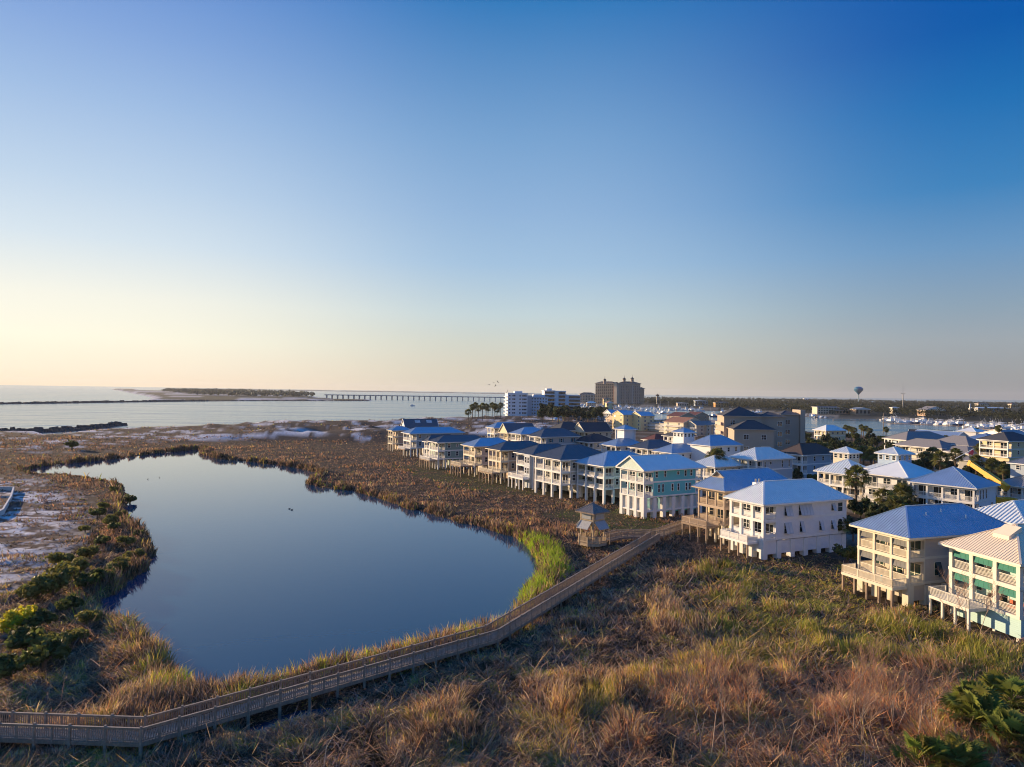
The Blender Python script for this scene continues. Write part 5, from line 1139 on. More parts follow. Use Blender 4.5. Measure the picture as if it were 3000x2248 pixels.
def make_palm(name, h, seed, nl=58, crown=1.3):
    t = thing(name, None, None); r = random.Random(seed); bx, by_ = r.uniform(-.3, .3), r.uniform(-.3, .3)
    m = MB(); m.tube((0, 0, -.6), (bx*.4, by_*.4, h*.5), .24, .19, 8, cap=False); m.tube((bx*.4, by_*.4, h*.5), (bx, by_, h), .19, .23, 8)
    for i in range(40):
        a = i*2.4; z = h*(.45+.55*i/40); m.beam((bx*z/h, by_*z/h, z), (bx*z/h+.36*math.cos(a), by_*z/h+.36*math.sin(a), z+.22), .10, .05)
    m.build('trunk', BARK, t)
    V, F, C = fan_leaves([(bx, by_, h, 1, -40, 85, 1.15*crown)], seed, nl, GREENS['palm'], 13, .95*crown, .8)
    V2, F2, C2 = fan_leaves([(bx, by_, h-.1, 1, -75, -35, .8*crown)], seed+5, 9, (.20, .13, .06), 9, .7*crown, .9)
    npobj('crown', np.concatenate([V, V2]), [F, F2+len(V)], LEAF, col=np.concatenate([C, C2]), parent=t); return t
PROTO = {'oak1': make_tree('oak_tree', 6, 3.0, 'dark', 1), 'oak2': make_tree('oak_tree', 5, 3.4, 'mid', 2), 'oak3': make_tree('oak_tree', 7, 2.6, 'dark', 3),
         'olive': make_tree('shrub', 2.6, 2.2, 'olive', 4, 700, True, .3), 'yellow': make_tree('shrub', 2.4, 2.0, 'yellow', 5, 800, True, .24), 'dshrub': make_tree('shrub', 2.2, 2.0, 'mid', 6, 700, True, .28),
         'palm1': make_palm('palm_tree', 6.2, 11), 'palm2': make_palm('palm_tree', 7.6, 12), 'palm3': make_palm('palm_tree', 3.4, 13, 60)}
USED = set()
def plant(kind, x, y, s, label, group, cat='tree', z=None, rz=None):
    o = PROTO[kind]
    if kind in USED: o = copy_tree(o)
    USED.add(kind); z = gz1(x, y)-.05 if z is None else z
    o.location = (x, y, z); o.scale = (s, s, s*random.uniform(.92, 1.1)); o.rotation_euler = (0, 0, random.uniform(0, 6.28) if rz is None else rz)
    return tag(o, label, cat, group)
def plant_px(kind, px, py, zc, s, *a, **k):   # px,py = where the crown's middle shows, zc its height
    q = at(px, py, zc); return plant(kind, q[0], q[1], s, *a, **k)
# palms between the houses
PL = [('palm1', 2508, 1442, 5.6, 1.15, 'big bushy cabbage palm behind the right end of the white house roof'), ('palm3', 2590, 1460, 4, 1.0, 'dark cabbage palm in front of the long white balcony'),
 ('palm3', 2645, 1478, 4, 1.15, 'broad cabbage palm beside the pink arched ground wall'), ('palm3', 2625, 1500, 3, .95, 'low cabbage palm right of the pink ground wall'), ('palm3', 2700, 1480, 3.6, 1.0, 'cabbage palm left of the white house with blue roof and porch columns'),
 ('palm1', 2465, 1572, 3.2, .62, 'small single cabbage palm at the rear corner of the white house'), ('palm2', 2800, 1358, 6.5, .95, 'tall cabbage palm left of the yellow crane boom'), ('palm1', 2733, 1352, 5, 1.05, 'cabbage palm right of the blue rooftop lookout'),
 ('palm1', 2755, 1380, 4.5, 1.0, 'cabbage palm behind the blue hipped roof left of the crane'), ('palm2', 2860, 1372, 6.3, .8, 'cabbage palm under the yellow crane boom'), ('palm1', 2906, 1376, 5.4, .8, 'cabbage palm right of the crane boom'), ('palm2', 2940, 1382, 6.4, .75, 'cabbage palm left of the grey block at the right edge'),
 ('palm2', 2872, 1330, 6.8, .9, 'palm with a brown skirt beside the red flag'), ('palm2', 2770, 1291, 7, .85, 'single palm in front of the wide taupe roof'), ('palm1', 2100, 1384, 5, 1.25, 'bushy palm in front of the low cream striped roof house'),
 ('palm2', 2145, 1303, 7.5, .8, 'palm left of a pair against the beige condominium'), ('palm2', 2164, 1308, 7.5, .8, 'palm right of a pair against the beige condominium'), ('palm1', 2530, 1345, 6, 1.1, 'palm right of the small rooftop lookout tower'), ('palm1', 2552, 1352, 5.5, 1.0, 'palm left of the blue rooftop lookout'),
 ('palm2', 2926, 1268, 7, .9, 'palm beside the boathouse roof at the right'), ('palm1', 2860, 1262, 6, .8, 'palm in front of the white peaked roof by the water'), ('palm2', 2972, 1328, 6, 1.0, 'palm in front of the tall yellow house'), ('palm3', 2880, 1505, 3, .8, 'low palm at the right corner of the blue roofed house left of the crane'), ('palm1', 2240, 1392, 3.6, .8, 'palm tuft behind the bright blue roof beside the white house')]
for a in PL: plant_px(a[0], a[1], a[2], a[3], a[4]*1.25, a[5], 'palms among the houses', 'palm')
for i, px in enumerate((1372, 1384, 1392, 1402, 1413, 1424, 1430, 1442, 1450, 1456, 1466)):
    plant_px('palm2' if i % 3 else 'palm1', px, 1214-(i % 4)*2.2, 9, 1.45, 'one of the row of palms at the water beside the white condominium', 'palms in a row left of the white condominium', 'palm')
for i, (px, py) in enumerate(((2478, 1254), (2486, 1252), (2494, 1256), (2524, 1252), (2530, 1255), (2537, 1254), (2548, 1260), (2596, 1258), (2468, 1258), (2502, 1258))):
    plant_px('palm2', px, py, 8, .95, 'palm silhouetted against the blue harbour water above the dark trees', 'palms along the harbour shore', 'palm')
r = random.Random(5)
for (px, py) in ((2262, 1268), (2285, 1275), (2305, 1282), (2330, 1290), (2300, 1266), (2350, 1280), (2372, 1290), (2395, 1300), (2420, 1305), (2440, 1295), (2465, 1285), (2490, 1300), (2515, 1290), (2540, 1297), (2565, 1300), (2590, 1307), (2430, 1318), (2460, 1315), (2500, 1315), (2575, 1322), (2540, 1318), (2610, 1325), (2405, 1280), (2440, 1272), (2475, 1272), (2510, 1277), (2550, 1280), (2585, 1282), (2275, 1290), (2315, 1300), (2345, 1305), (2375, 1312), (2400, 1318), (2425, 1330), (2445, 1340), (2520, 1328), (2560, 1335), (2590, 1340), (2610, 1310), (2605, 1340), (2335, 1268), (2365, 1272), (2420, 1290), (2455, 1300)):
    plant_px(r.choice(('oak1', 'oak2', 'oak3')), px, py, 4, r.uniform(.9, 1.35), 'dark rounded tree crowded between the beige condominium and the rooftop lookout houses', 'dark trees filling the lots behind the houses')
for (px, py, k, s) in ((2310, 1390, 'oak2', .9), (2335, 1400, 'oak1', .8), (2365, 1396, 'oak1', .75), (2390, 1405, 'oak2', .85), (2300, 1410, 'oak1', .6), (2520, 1500, 'oak1', .95), (2550, 1490, 'oak2', 1.0), (2480, 1600, 'dshrub', 1.2), (2500, 1560, 'oak1', .8), (2640, 1500, 'oak1', .9), (2570, 1515, 'oak1', .9), (2600, 1515, 'oak2', .9), (2700, 1500, 'oak1', .8), (2680, 1510, 'oak2', .8), (2530, 1460, 'oak3', .7), (2660, 1480, 'oak3', .8), (2440, 1440, 'oak1', .9), (2420, 1425, 'oak2', .9), (2280, 1380, 'oak1', .8), (2320, 1375, 'oak3', .8), (2350, 1372, 'oak1', .9), (2385, 1380, 'oak3', .9), (2410, 1390, 'oak1', .9), (2180, 1420, 'oak1', .6), (2060, 1415, 'oak1', .6)):
    plant_px(k, px, py, 3*s, s, 'dark bush or low tree squeezed between the stilt houses and the second row', 'dark bushes between the house rows')
for (px, py) in ((2717, 1330), (2780, 1345), (2715, 1310), (2720, 1368), (2745, 1330), (2840, 1390), (2870, 1400), (2900, 1402), (2925, 1402), (2890, 1345), (2905, 1330), (2925, 1345), (2800, 1395), (2960, 1350), (2985, 1345), (2880, 1385), (2775, 1420), (2740, 1405), (2690, 1295), (2720, 1298), (2705, 1345), (2735, 1352), (2760, 1360), (2790, 1370), (2815, 1385), (2700, 1385), (2728, 1395), (2760, 1402), (2785, 1408), (2860, 1385), (2895, 1365), (2930, 1365), (2950, 1385), (2940, 1330), (2970, 1365), (2860, 1345), (2820, 1400), (2690, 1360)):
    plant_px(r.choice(('oak1', 'oak3', 'oak2')), px, py, 3.4, r.uniform(.7, 1.05), 'dark green tree in the shade around the yellow crane and palms', 'dark trees round the crane')
for i in range(34):
    px = r.uniform(1585, 1775); py = 1222+r.uniform(-16, 8)-(px-1680)*.03
    plant_px(r.choice(('oak1', 'oak3')), px, py, 6, r.uniform(1.4, 2.1), 'dark tree in the dense grove between the white condominium and the harbour', 'dark grove beside the white condominium')
# left bank shrubs
for (k, px, py, s, lb) in (('yellow', 60, 1835, 1.0, 'bright yellow green shrub at the left edge above the wooden rails'), ('yellow', 15, 1850, .85, 'second yellow shrub cut by the left edge'), ('dshrub', 75, 1900, 1.15, 'dark green shrub below the yellow shrub on the left'), ('dshrub', 25, 1985, 1.0, 'dark shrub at the left edge near the boardwalk rail'),
   ('olive', 150, 1735, 1.35, 'olive shrub on the left bank with a sunlit yellow top'), ('olive', 215, 1690, 1.15, 'olive bush on the left bank nearest the pond bend'), ('dshrub', 250, 1720, 1.0, 'dark bush on the left bank by the water'), ('olive', 110, 1750, 1.1, 'low olive bush left of the sunlit yellow topped one'),
   ('dshrub', 285, 1510, 1.0, 'small dark bush in the brown scrub of the left bank'), ('dshrub', 210, 1313, 1.6, 'lone dark bush on the far dunes behind the pond'), ('dshrub', 380, 1460, 1.0, 'round dark bush standing out over the pond edge'), ('olive', 320, 1535, .8, 'small olive shrub near the pond edge'), ('dshrub', 130, 1960, 1.2, 'shadowed bush at the lower left above the boardwalk')):
    q = at(px, py, 1.2); plant(k, q[0], q[1], s, lb, 'shrubs on the left bank', 'shrub')
for i, (px, py, s_) in enumerate(((305, 1490, .7), (335, 1560, .75), (370, 1600, .7), (395, 1645, .8), (300, 1600, .8), (262, 1640, .9), (340, 1680, .9), (405, 1575, .6), (355, 1510, .6), (180, 1665, .9), (300, 1715, 1.0), (330, 1440, .6), (250, 1560, .6), (200, 1800, .9), (265, 1830, .7), (230, 1880, .7), (110, 1850, 1.0), (160, 1910, .9))):
    q = at(px, py, .8); plant(('olive', 'dshrub', 'olive')[i % 3], q[0], q[1], s_, 'low olive bush in the scrub strip between the sand flat and the pond', 'olive bushes along the left bank', 'shrub')
# saw palmettos in the lower right corner
def palmetto(px, py, n, s, seed, lb, z=1.2):
    r_ = np.random.default_rng(seed); q = at(px, py, z); V, F, C = fan_leaves([(r_.uniform(-.5, .5)*s, r_.uniform(-.5, .5)*s, .2+r_.uniform(0, .7)*s, 1, 15, 88, 1.0*s) for _ in range(n)], seed, 9, (.22, .24, .05), 17, .75*s, .45)
    o = npobj('palmetto', V, [F], LEAF, col=C); o.location = (q[0], q[1], gz1(q[0], q[1])); return tag(o, lb, 'palmetto', 'palmettos in the lower right corner')
palmetto(2720, 2240, 4, 1.35, 1, 'yellow green palmetto cut by the bottom edge'); palmetto(2870, 2130, 8, 1.9, 2, 'large dark palmetto clump with spiky fans in the right corner'); palmetto(2975, 2195, 6, 1.8, 3, 'palmetto at the very right bottom corner'); palmetto(2940, 2075, 5, 1.6, 4, 'palmetto behind the large clump with a yellowish bush'); palmetto(2810, 2235, 4, 1.3, 5, 'dark palmetto between the bottom edge one and the large clump')
# bare winter saplings
def bare_tree(x, y, h, seed, lb):
    r_ = random.Random(seed); t = thing('bare_tree', lb, 'tree', (x, y, gz1(x, y)-.1), r_.uniform(0, 6), 'bare leafless saplings on the marsh'); m = MB(); tw = MB()
    def grow(p, d, ln, rad, dep):
        q = p; n = 3
        for i in range(n):
            d2 = (d+Vector((r_.uniform(-.22, .22), r_.uniform(-.22, .22), r_.uniform(-.02, .12)))).normalized(); e = q+d2*ln/n
            (m if dep < 2 else tw).tube(q, e, rad*(1-i*.2), rad*(1-(i+1)*.2), 5 if dep < 2 else 3, cap=False); q, d = e, d2
            if dep < 4 and (i > 0 or dep > 0):
                for _ in range(2 if dep else 1): 
                    a = r_.uniform(0, 6.28); s = Vector((math.cos(a), math.sin(a), r_.uniform(.35, 1.1))).normalized(); grow(q, (d*.6+s).normalized(), ln*r_.uniform(.42, .62), rad*.55, dep+1)
    for k in range(r_.choice((1, 1, 2, 3))): grow(Vector((r_.uniform(-.15, .15), r_.uniform(-.15, .15), 0)), Vector((r_.uniform(-.25, .25), r_.uniform(-.25, .25), 1)).normalized(), h*.75, .036*h/5+.012, 0)
    m.build('trunk', TWIG, t); tw.build('twigs', mat('reddish_twigs', (.34, .20, .13), .8, var=.3), t); return t
for i, (px, py, h, lb) in enumerate(((2055, 2223, 6.2, 'bare forked sapling with pale crossing stems'), (2093, 2230, 6.5, 'tall bare sapling with a straight pale stem'), (2135, 2245, 5.5, 'bare sapling at the bottom edge right of the straight pale one'), (2301, 2246, 4.6, 'thin bare sapling at the bottom edge with reddish twigs'), (2354, 2205, 3.6, 'short reddish bare sapling'), (2450, 2183, 3.6, 'short pale bare sapling left of the twisted clump'), (2504, 2169, 5.6, 'large twisted clump of pale bare trunks'), (2529, 2201, 5.0, 'bare sapling in front of the twisted clump'), (2569, 2227, 4.6, 'bare sapling right of the twisted clump'), (2618, 2162, 4.6, 'slim bare sapling behind the palmettos'), (2685, 2201, 5.2, 'bare sapling behind the bottom palmetto'), (2738, 2190, 5.8, 'tall bare sapling left of the dark palmetto clump'), (2795, 1880, 4.2, 'bare tree leaning at the corner of the mint house deck'), (2831, 1881, 6.6, 'tall bare tree in front of the mint skirting'), (2873, 1887, 5.6, 'pale bare tree against the mint skirting boards'), (2050, 1690, 4.5, 'bare shrubby tree in front of the white house'), (2190, 2180, 4.8, 'bare sapling amid rust coloured reeds'))):
    q = at(px, py, .4); bare_tree(q[0], q[1], h, 40+i, lb)
# woods beyond the harbour and on the far point
def woods(name, poly, ntree, h0, h1, nper, size, col, label, seed, edge=0):
    r_ = np.random.default_rng(seed); pl = np.array(poly); lo, hi = pl.min(0), pl.max(0); pts = []
    while len(pts) < ntree:
        p = lo+(hi-lo)*r_.random((2000, 2)); p = p[sdist(p, poly) > edge]; pts += list(p)
    pts = np.array(pts[:ntree]); g = zland(pts[:, 0], pts[:, 1]); hh = r_.uniform(h0, h1, ntree)*(.55+.9*fbm(pts[:, 0]/70, pts[:, 1]/70, seed))
    cs, rs = [], []
    for (x, y), z, h in zip(pts, g, hh):
        for _ in range(3): cs.append((x+r_.normal()*h*.2, y+r_.normal()*h*.2, z+h*r_.uniform(.4, .75))); rs.append(h*r_.uniform(.25, .42))
    V, F, C = leaf_cloud(cs, rs, ntree*nper, size, col, seed, .85); o = npobj(name, V, [F], LEAF, col=C); return tag(o, label, 'woods', kind='stuff')
FAR_W = wpoly([(1880, 1190), (2000, 1194), (2150, 1201), (2300, 1212), (2450, 1221), (2580, 1223), (2650, 1230), (2800, 1237), (2950, 1247), (3400, 1268), (3500, 1197), (3000, 1186.5), (2450, 1177), (2000, 1171.5), (1860, 1172)])
woods('woods', FAR_W, 2600, 9, 13, 44, 1.6, (.046, .052, .028), 'dark woods covering the land beyond the harbour marina', 61, 4)
BAND_W = wpoly([(1900, 1190), (2000, 1195), (2150, 1202.5), (2300, 1213.5), (2450, 1223.5), (2580, 1225), (2650, 1231.5), (2800, 1239), (2950, 1249), (3400, 1270), (3400, 1254), (2950, 1234), (2800, 1226), (2650, 1219), (2450, 1209), (2300, 1200), (2150, 1192), (1900, 1182)])
woods('woods', BAND_W, 800, 7, 13, 60, 1.0, (.050, .056, .028), 'darker nearer trees growing right behind the marina quay', 63, 3)
PEN_W = wpoly([(470, 1150), (540, 1158), (620, 1164), (760, 1168), (890, 1169), (920, 1166), (860, 1160), (800, 1156), (640, 1150), (500, 1146)])
woods('woods', PEN_W, 700, 12, 19, 40, 3.0, (.085, .095, .075), 'dark woods on the low sandy point across the bay', 62, 0)

# ------------------------------------------------------------------ boats
HULL, NAVY, CANV = mat('white_gelcoat', (.84, .84, .83), .3, var=.05), mat('navy_gelcoat', (.05, .09, .17), .3), mat('tinted_windscreen', (.03, .035, .04), .15)
def hull(m, L_, B_, H_, mi=0):
    st = [(-L_/2, .85, .9), (-L_/4, 1, .9), (L_/6, .95, 1), (L_*.36, .6, 1.12), (L_/2, .03, 1.25)]; rings = []
    for x, w, h in st: rings.append([(x, -B_/2*w, h*H_), (x, -B_/2*w*.75, .05), (x, 0, -.25), (x, B_/2*w*.75, .05), (x, B_/2*w, h*H_)])
    for a, b in zip(rings[:-1], rings[1:]):
        for i in range(4): m.quad([a[i], a[i+1], b[i+1], b[i]][::-1], mi)
        m.quad([a[0], b[0], b[4], a[4]], mi)
    m.quad(rings[0][::-1], mi)
def boat(kind):
    t = thing('motor_boat' if kind < 3 else 'sailing_boat', None, None); m = MB(); L_ = (9, 13, 17, 11)[kind]; B_ = L_*.3; H_ = (1.1, 1.5, 1.9, 1.1)[kind]; hull(m, L_, B_, H_); m.build('hull', NAVY if kind == 2 else HULL, t)
    c = MB()
    if kind < 3:
        c.hexa([(-L_*.25, -B_*.36, H_), (L_*.2, -B_*.33, H_), (L_*.2, B_*.33, H_), (-L_*.25, B_*.36, H_), (-L_*.22, -B_*.32, H_*2.1), (L_*.08, -B_*.28, H_*2.1), (L_*.08, B_*.28, H_*2.1), (-L_*.22, B_*.32, H_*2.1)])
        c.box(-L_*.24, L_*.06, -B_*.34, B_*.34, H_*2.9, H_*3.0)
        for x in (-L_*.2, L_*.02):
            for y in (-B_*.3, B_*.3): c.beam((x, y, H_*2.1), (x, y, H_*2.9), .12, .12)
        if kind == 2: c.beam((-2, 0, H_*3), (-2, 0, H_*4), .14, .14).beam((-2, -.8, H_*3), (-4, -2, H_*5), .05, .05).beam((-2, .8, H_*3), (-4, 2, H_*5), .05, .05)
    else:
        c.box(-L_*.2, L_*.15, -B_*.25, B_*.25, H_, H_*1.6); c.tube((L_*.1, 0, H_), (L_*.1, 0, 15), .12, .08, 5); c.beam((L_*.1, 0, 2.6), (-L_*.35, 0, 2.6), .3, .3)
    c.build('cabin', HULL, t); return t
BO = [boat(k) for k in range(4)]; BU = set()
def put_boat(k, px, py, rz, s, label, group=None):
    o = BO[k]
    if k in BU: o = copy_tree(o)
    BU.add(k); q = at(px, py); o.location = (q[0], q[1], -.05); o.rotation_euler = (0, 0, rz); o.scale = (s, s, s); return tag(o, label, 'boat', group)
r = random.Random(9); GB = 'boats moored along the harbour'
def rowb(pa, pb, n, lb, sc=(.8, 1.25), jit=2.2, kinds=(0, 0, 0, 1, 1, 2)):
    for i in range(n):
        t = (i+r.uniform(.2, .8))/n; put_boat(r.choice(kinds), pa[0]+(pb[0]-pa[0])*t, pa[1]+(pb[1]-pa[1])*t+r.uniform(-jit, jit), r.uniform(-.5, .5)+r.choice((1.2, -1.9, 0)), r.uniform(*sc), lb, GB)
put_boat(2, 2094, 1222, .3, 1.0, 'dark hulled fishing boat anchored alone in the narrow harbour water'); put_boat(0, 1208, 1190, .2, 1.1, 'small white boat under way alone on the bay'); put_boat(3, 2079, 1218, .5, .8, 'small white sailing boat beside the dark fishing boat')
rowb((2590, 1236), (2830, 1246), 64, 'white motor boat packed into the long marina row in front of the brown restaurant', jit=3.5)
rowb((2830, 1250), (3010, 1262), 48, 'white motor boat in the right end of the far marina by the tree line', jit=4)
rowb((2340, 1219), (2420, 1226), 14, 'white boat on the quay behind the beige condominium roof', jit=2)
rowb((2110, 1208), (2240, 1214), 16, 'white yacht at the quay below the orange restaurant', jit=2, sc=(1., 1.5))
rowb((1850, 1199), (2060, 1203), 46, 'white boat in the crowded docks right of the resort hotel', jit=3)
rowb((1700, 1190), (1850, 1199), 36, 'white boat in the crowded docks below the resort hotel', jit=3)
rowb((1830, 1208), (1960, 1212), 14, 'boat at the near docks behind the yellow townhouses', jit=2, kinds=(0, 1, 3))
# docks
for pa, pb in (((2585, 1239), (2835, 1250)), ((2830, 1254), (3010, 1266)), ((1840, 1207), (2000, 1214)), ((1700, 1194), (1880, 1204)), ((2440, 1231), (2590, 1233))):
    a, b = at(*pa, .7), at(*pb, .7); m = MB(); m.beam(a, b, 3, .4)
    n = int(np.linalg.norm(b-a)/9)
    for i in range(n): c = a+(b-a)*i/n; m.tube((c[0], c[1]-2, -1), (c[0], c[1]-2, 3), .22, .2, 5)
    tag(m.build('dock', TIMBER), 'long low timber dock in the harbour in front of the ' + ('boats at the far right' if pa[0] > 2800 else 'brown timber restaurant' if pa[0] > 2500 else 'tan dockside bar' if pa[0] > 2400 else 'pale blue warehouse' if pa[0] > 1800 else 'resort hotel'), 'dock')
for px, py, h in ((1982, 1218, 9), (2033, 1222, 10), (2588, 1262, 15), (2822, 1268, 11)):
    q = at(px, py); tag(MB().tube((q[0], q[1], -1), (q[0], q[1], h), .3, .22, 6).build('piling', TIMBER), {1982: 'lone timber piling near the shed frames in the harbour', 2033: 'lone timber piling left of the dark fishing boat', 2588: 'leaning bare pole standing against the harbour water', 2822: 'thin mast pole beside the long low dock house'}[px], 'piling')

# ------------------------------------------------------------------ crane with flag
YEL = mat('crane_yellow', (.90, .40, .012), .45, var=.08)
p0 = Vector(at(2952, 1431, 7.05)); p1 = Vector(at(2842, 1356, 12.0)); q = (p0.x, p0.y)
cr = thing('mobile_crane', 'yellow telescopic mobile crane with its boom raised among the palms', 'crane', (q[0], q[1], 0)); o = -Vector((q[0], q[1], 0))
m = MB(); d = p1-p0; m.beam(p0+o, p0+d*.55+o, 1.15, 1.35); m.beam(p0+d*.45+o, p1+o, .9, 1.1); m.beam(p0+d*.96+o, p1+d*.02+o, 1.0, 1.5); m.build('boom', YEL, cr)
MB().beam(p0+d*.42-Vector((0, 0, 1.2))+o, p0+d*.28-Vector((0, 0, 4.6))+o, .4, .4).build('boom_ram', STEEL, cr)
m = MB(); m.box(-5, 5, -1.4, 1.4, .6, 2.2).box(2, 5, -1.4, 1.4, 2.21, 3.6).box(-2, 1.5, -1.3, 1.3, 2.21, 4.8); m.build('chassis', YEL, cr)
for x in (-3.6, -1.8, 2.4, 4): 
    for y in (-1.3, 1.3): MB().tube((x, y-.25, .55), (x, y+.25, .55), .6, .6, 12).build('wheel', DARK, cr)
q = at(2838, 1345, 12.6); fp = thing('flag', 'red and white flag on a slanted pole above the crane boom tip', 'flag', (q[0], q[1], 0)); z0 = 12.6
MB().beam((-3.5, 0, z0), (1.2, 0, z0+2.6), .12, .14).build('flagpole', WHITE, fp); MB().hexa([(-.1, 0, z0+1.3), (1.2, .3, z0+1.0), (1.2, .34, z0+1.0), (-.1, .04, z0+1.3), (1.0, 0, z0+2.5), (1.5, .3, z0+1.9), (1.5, .34, z0+1.9), (1.0, .04, z0+2.5)]).build('cloth', mat('red_flag_cloth', (.60, .06, .10), .8), fp)

# ------------------------------------------------------------------ birds
BIRD = mat('dark_feathers', (.05, .045, .045), .8)
def bird():
    m = MB(); m.tube((-.6, 0, 0), (-.1, 0, 0), .03, .16, 6).tube((-.1, 0, 0), (.5, 0, .03), .16, .06, 6).tube((.5, 0, .03), (.85, 0, .0), .05, .01, 5)
    for s in (-1, 1): m.hexa([(-.15, s*.1, .05), (.25, s*.1, .05), (.2, s*.7, .28), (-.12, s*.7, .28), (-.15, s*.1, .09), (.25, s*.1, .09), (.2, s*.7, .32), (-.12, s*.7, .32)]).hexa([(-.12, s*.7, .28), (.2, s*.7, .28), (-.05, s*1.25, .18), (-.15, s*1.25, .18), (-.12, s*.7, .32), (.2, s*.7, .32), (-.05, s*1.25, .2), (-.15, s*1.25, .2)])
    return m.mesh('bird', BIRD)
bm_ = bird()
for i, (px, py, lb) in enumerate(((1433, 1128, 'lowest left bird of the flock over the bay'), (1446, 1122, 'bird flying in the middle of the flock'), (1458, 1119.5, 'highest right bird of the flock'), (1452, 1130.5, 'bird banking below the flock'), (1486, 1148, 'bird gliding just above the horizon near the white condominium'))):
    d = FW*FPX+CR*(px-1500)-CU*(py-1124); d = d/d[1]*430; o = bpy.data.objects.new('bird', bm_); COL.objects.link(o); o.location = (d[0], d[1], CAM_H+d[2]); o.scale = (1.05,)*3; o.rotation_euler = (.3*i, .1, i*1.3); tag(o, lb, 'bird', 'birds flying over the bay')
dk = MB(); dk.tube((-.3, 0, .12), (.1, 0, .14), .1, .16, 6).tube((.1, 0, .14), (.3, 0, .12), .16, .05, 6).tube((.25, 0, .15), (.36, 0, .36), .05, .06, 5); dk.box(.36, .48, -.03, .03, .32, .36); dm = dk.mesh('duck', BIRD)
for px, py, lb in ((433, 1405, 'duck on the far part of the pond, left of the pair'), (467, 1400, 'duck on the far part of the pond, right of the pair'), (848, 1492, 'lone duck in the middle of the pond'), (855, 1495, 'second duck in the middle of the pond'), (1068, 1466, 'duck near the reeds on the far shore of the pond')):
    q = at(px, py); o = bpy.data.objects.new('duck', dm); COL.objects.link(o); o.location = (q[0], q[1], .02); o.scale = (.75,)*3; o.rotation_euler = (0, 0, px); tag(o, lb, 'duck', 'ducks on the pond')

# ------------------------------------------------------------------ left edge: low wall and deck rails
m = MB(); P_ = [at(-60, 1432, .9), at(40, 1433, .9), at(32, 1460, .9), at(8, 1500, .9), at(-30, 1520, .9)]
for a, b in zip(P_[:-1], P_[1:]): m.beam((a[0], a[1], .75), (b[0], b[1], .75), .35, 1.5)
m.beam(at(-60, 1458, .5), at(30, 1457, .5), .3, .7)
tag(m.build('retaining_wall', mat('pale_wall', (.62, .61, .58), .8)), 'low pale curved retaining wall on the white sand at the left edge', 'wall')
for (a, b, lb) in ((at(-60, 1845, 2.0), at(34, 1832, 2.0), 'short timber deck rail under the yellow shrub at the left edge'), (at(-60, 1895, 2.2), at(24, 1882, 2.2), 'lower timber deck corner rail at the left edge')):
    m = MB(); railing(m, a, b, 1.1, 1.0, .5, 'bal', 1.6); m.beam((a[0], a[1], 1.0), (b[0], b[1], 1.0), 1.2, .25)
    for t in (0, .5, 1): c = a+(b-a)*t; m.beam((c[0], c[1], -.3), (c[0], c[1], 1.1), .15, .15)
    tag(m.build('deck_rail', GREYWOOD), lb, 'railing')

# ------------------------------------------------------------------ porch furniture
def chair_mesh():
    t = thing('porch_chair', None, None); m = MB(); m.box(-.3, .3, -.3, .3, .38, .46); m.build('seat', DARK, t); MB().hexa([(-.3, .22, .46), (.3, .22, .46), (.3, .28, .46), (-.3, .28, .46), (-.3, .40, 1.05), (.3, .40, 1.05), (.3, .45, 1.05), (-.3, .45, 1.05)]).build('backrest', DARK, t)
    for x in (-.27, .27):
        for y in (-.27, .27): MB().beam((x, y, 0), (x, y, .38), .05, .05).build('leg', DARK, t)
    for x in (-.32, .32): MB().box(x-.03, x+.03, -.3, .3, .62, .66).build('armrest', DARK, t)
    return t
def table_mesh():
    t = thing('porch_table', None, None); m = lathe([(.02, .72), (.6, .72), (.6, .76), (.02, .765)], 14); m.build('table_top', GREYWOOD, t); MB().tube((0, 0, 0), (0, 0, .72), .06, .05, 8).build('leg', GREYWOOD, t); MB().tube((0, 0, 0), (0, 0, .06), .3, .28, 10).build('base', GREYWOOD, t); return t
CH, TB, done = chair_mesh(), table_mesh(), set()
def onporch(o, h, x, y, z, rz, lb, cat, grp):
    if o.name in done: o = copy_tree(o)
    done.add(o.name); v = Matrix.Rotation(h.rotation_euler[2], 4, 'Z') @ Vector((x, y, z)); o.location = (h.location[0]+v.x, h.location[1]+v.y, v.z); o.rotation_euler = (0, 0, h.rotation_euler[2]+rz); tag(o, lb, cat, grp)
for (h, x, y, z, rz, lb) in ((h14, 1.5, 2.2, 3.45, -1.2, 'dark porch chair on the lower porch of the mint house, near end'), (h14, 1.4, 5.6, 3.45, -1.8, 'dark porch chair on the lower porch of the mint house, middle bay'), (h14, 1.5, 4.6, 6.75, -1.5, 'dark tall chair on the upper porch of the mint house, right of its pair'), (h14, 1.5, 5.7, 6.75, -1.5, 'dark tall chair on the upper porch of the mint house, left of its pair'),
   (h13, 1.4, 1.3, 7.0, -1.4, 'chair on the upper porch of the cream house, right bay'), (h13, 1.4, 4.6, 7.0, -1.7, 'chair on the upper porch of the cream house, middle bay'), (h13, 1.5, 4.4, 3.75, -1.5, 'chair on the lower porch of the cream house'), (h12, 1.4, 6.8, 4.1, -1.5, 'dark chair on the lower porch of the white house, left bay'), (h12, 1.4, 4.4, 4.1, -1.5, 'dark chair on the lower porch of the white house, middle bay'), (h11, 1.3, 2.0, 4.3, -1.5, 'chair on the lower porch of the cream and tan house')):
    onporch(CH, h, x, y, z, rz, lb, 'chair', 'porch chairs')
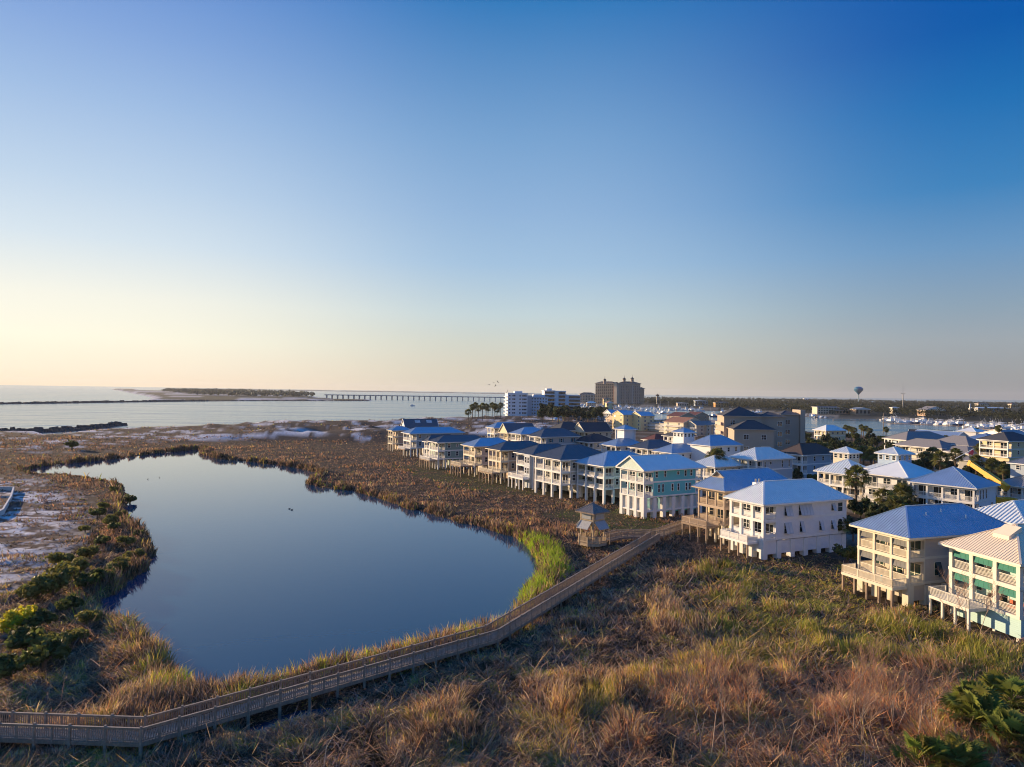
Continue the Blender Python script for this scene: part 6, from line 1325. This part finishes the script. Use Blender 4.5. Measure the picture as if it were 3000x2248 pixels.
for (h, x, y, z, lb) in ((h14, 1.5, 4.3, 3.45, 'round table on the lower porch of the mint house'), (h13, 1.5, 5.6, 3.75, 'round table on the lower porch of the cream house'), (h12, 1.5, 5.6, 4.1, 'round table on the lower porch of the white house'), (h11, -1.6, 5.2, 3.9, 'round table on the timber deck of the cream and tan house')):
    onporch(TB, h, x, y, z, 0, lb, 'table', 'porch tables')
def place(m, nm, mt, h, x, y, z, lb, cat):
    o = m.build(nm, mt); v = Matrix.Rotation(h.rotation_euler[2], 4, 'Z') @ Vector((x, y, z)); o.location = (h.location[0]+v.x, h.location[1]+v.y, v.z); o.rotation_euler = (0, 0, h.rotation_euler[2]); tag(o, lb, cat)
place(MB().box(-.5, .5, -.9, .9, .45, .62).box(-.45, -.3, -.8, -.65, 0, .45).box(-.45, -.3, .65, .8, 0, .45).box(.3, .45, -.8, -.65, 0, .45).box(.3, .45, .65, .8, 0, .45).box(.38, .5, -.9, .9, .63, 1.1), 'bench', mat('orange_red_wood', (.52, .12, .04), .6), h14, 1.3, 1.9, 3.45, 'orange red bench on the lower porch of the mint house', 'bench')
place(MB().hexa([(-.05, -.22, .3), (.05, -.22, .3), (.06, .2, .26), (-.04, .2, .26), (-.04, -.10, 1.08), (.04, -.10, 1.08), (.04, .08, 1.08), (-.04, .08, 1.08)]), 'towel', mat('cyan_towel', (.02, .38, .62), .9), h13, -2.2, 2.2, 3.4, 'bright blue towel hanging inside the deck railing of the cream house', 'towel')
marsh()

# ------------------------------------------------------------------ sea haze
HAZE_D = 4.0e-5
hz = MB().box(-5200, 5200, -60, 10500, -4, 95).build('haze', None); hz.data.materials.clear()
hm = bpy.data.materials.new('sea_haze'); hm.use_nodes = True; t = hm.node_tree; t.nodes.remove(t.nodes['Principled BSDF'])
pv = t.nodes.new('ShaderNodeVolumePrincipled'); pv.inputs['Color'].default_value = (.86, .90, .95, 1); pv.inputs['Density'].default_value = HAZE_D; pv.inputs['Anisotropy'].default_value = .2
t.links.new(pv.outputs[0], t.nodes['Material Output'].inputs['Volume']); hz.data.materials.append(hm); tag(hz, kind='stuff')
hz['label'] = 'thin pale sea haze over the bay and harbour'; SC.cycles.volume_bounces = 1
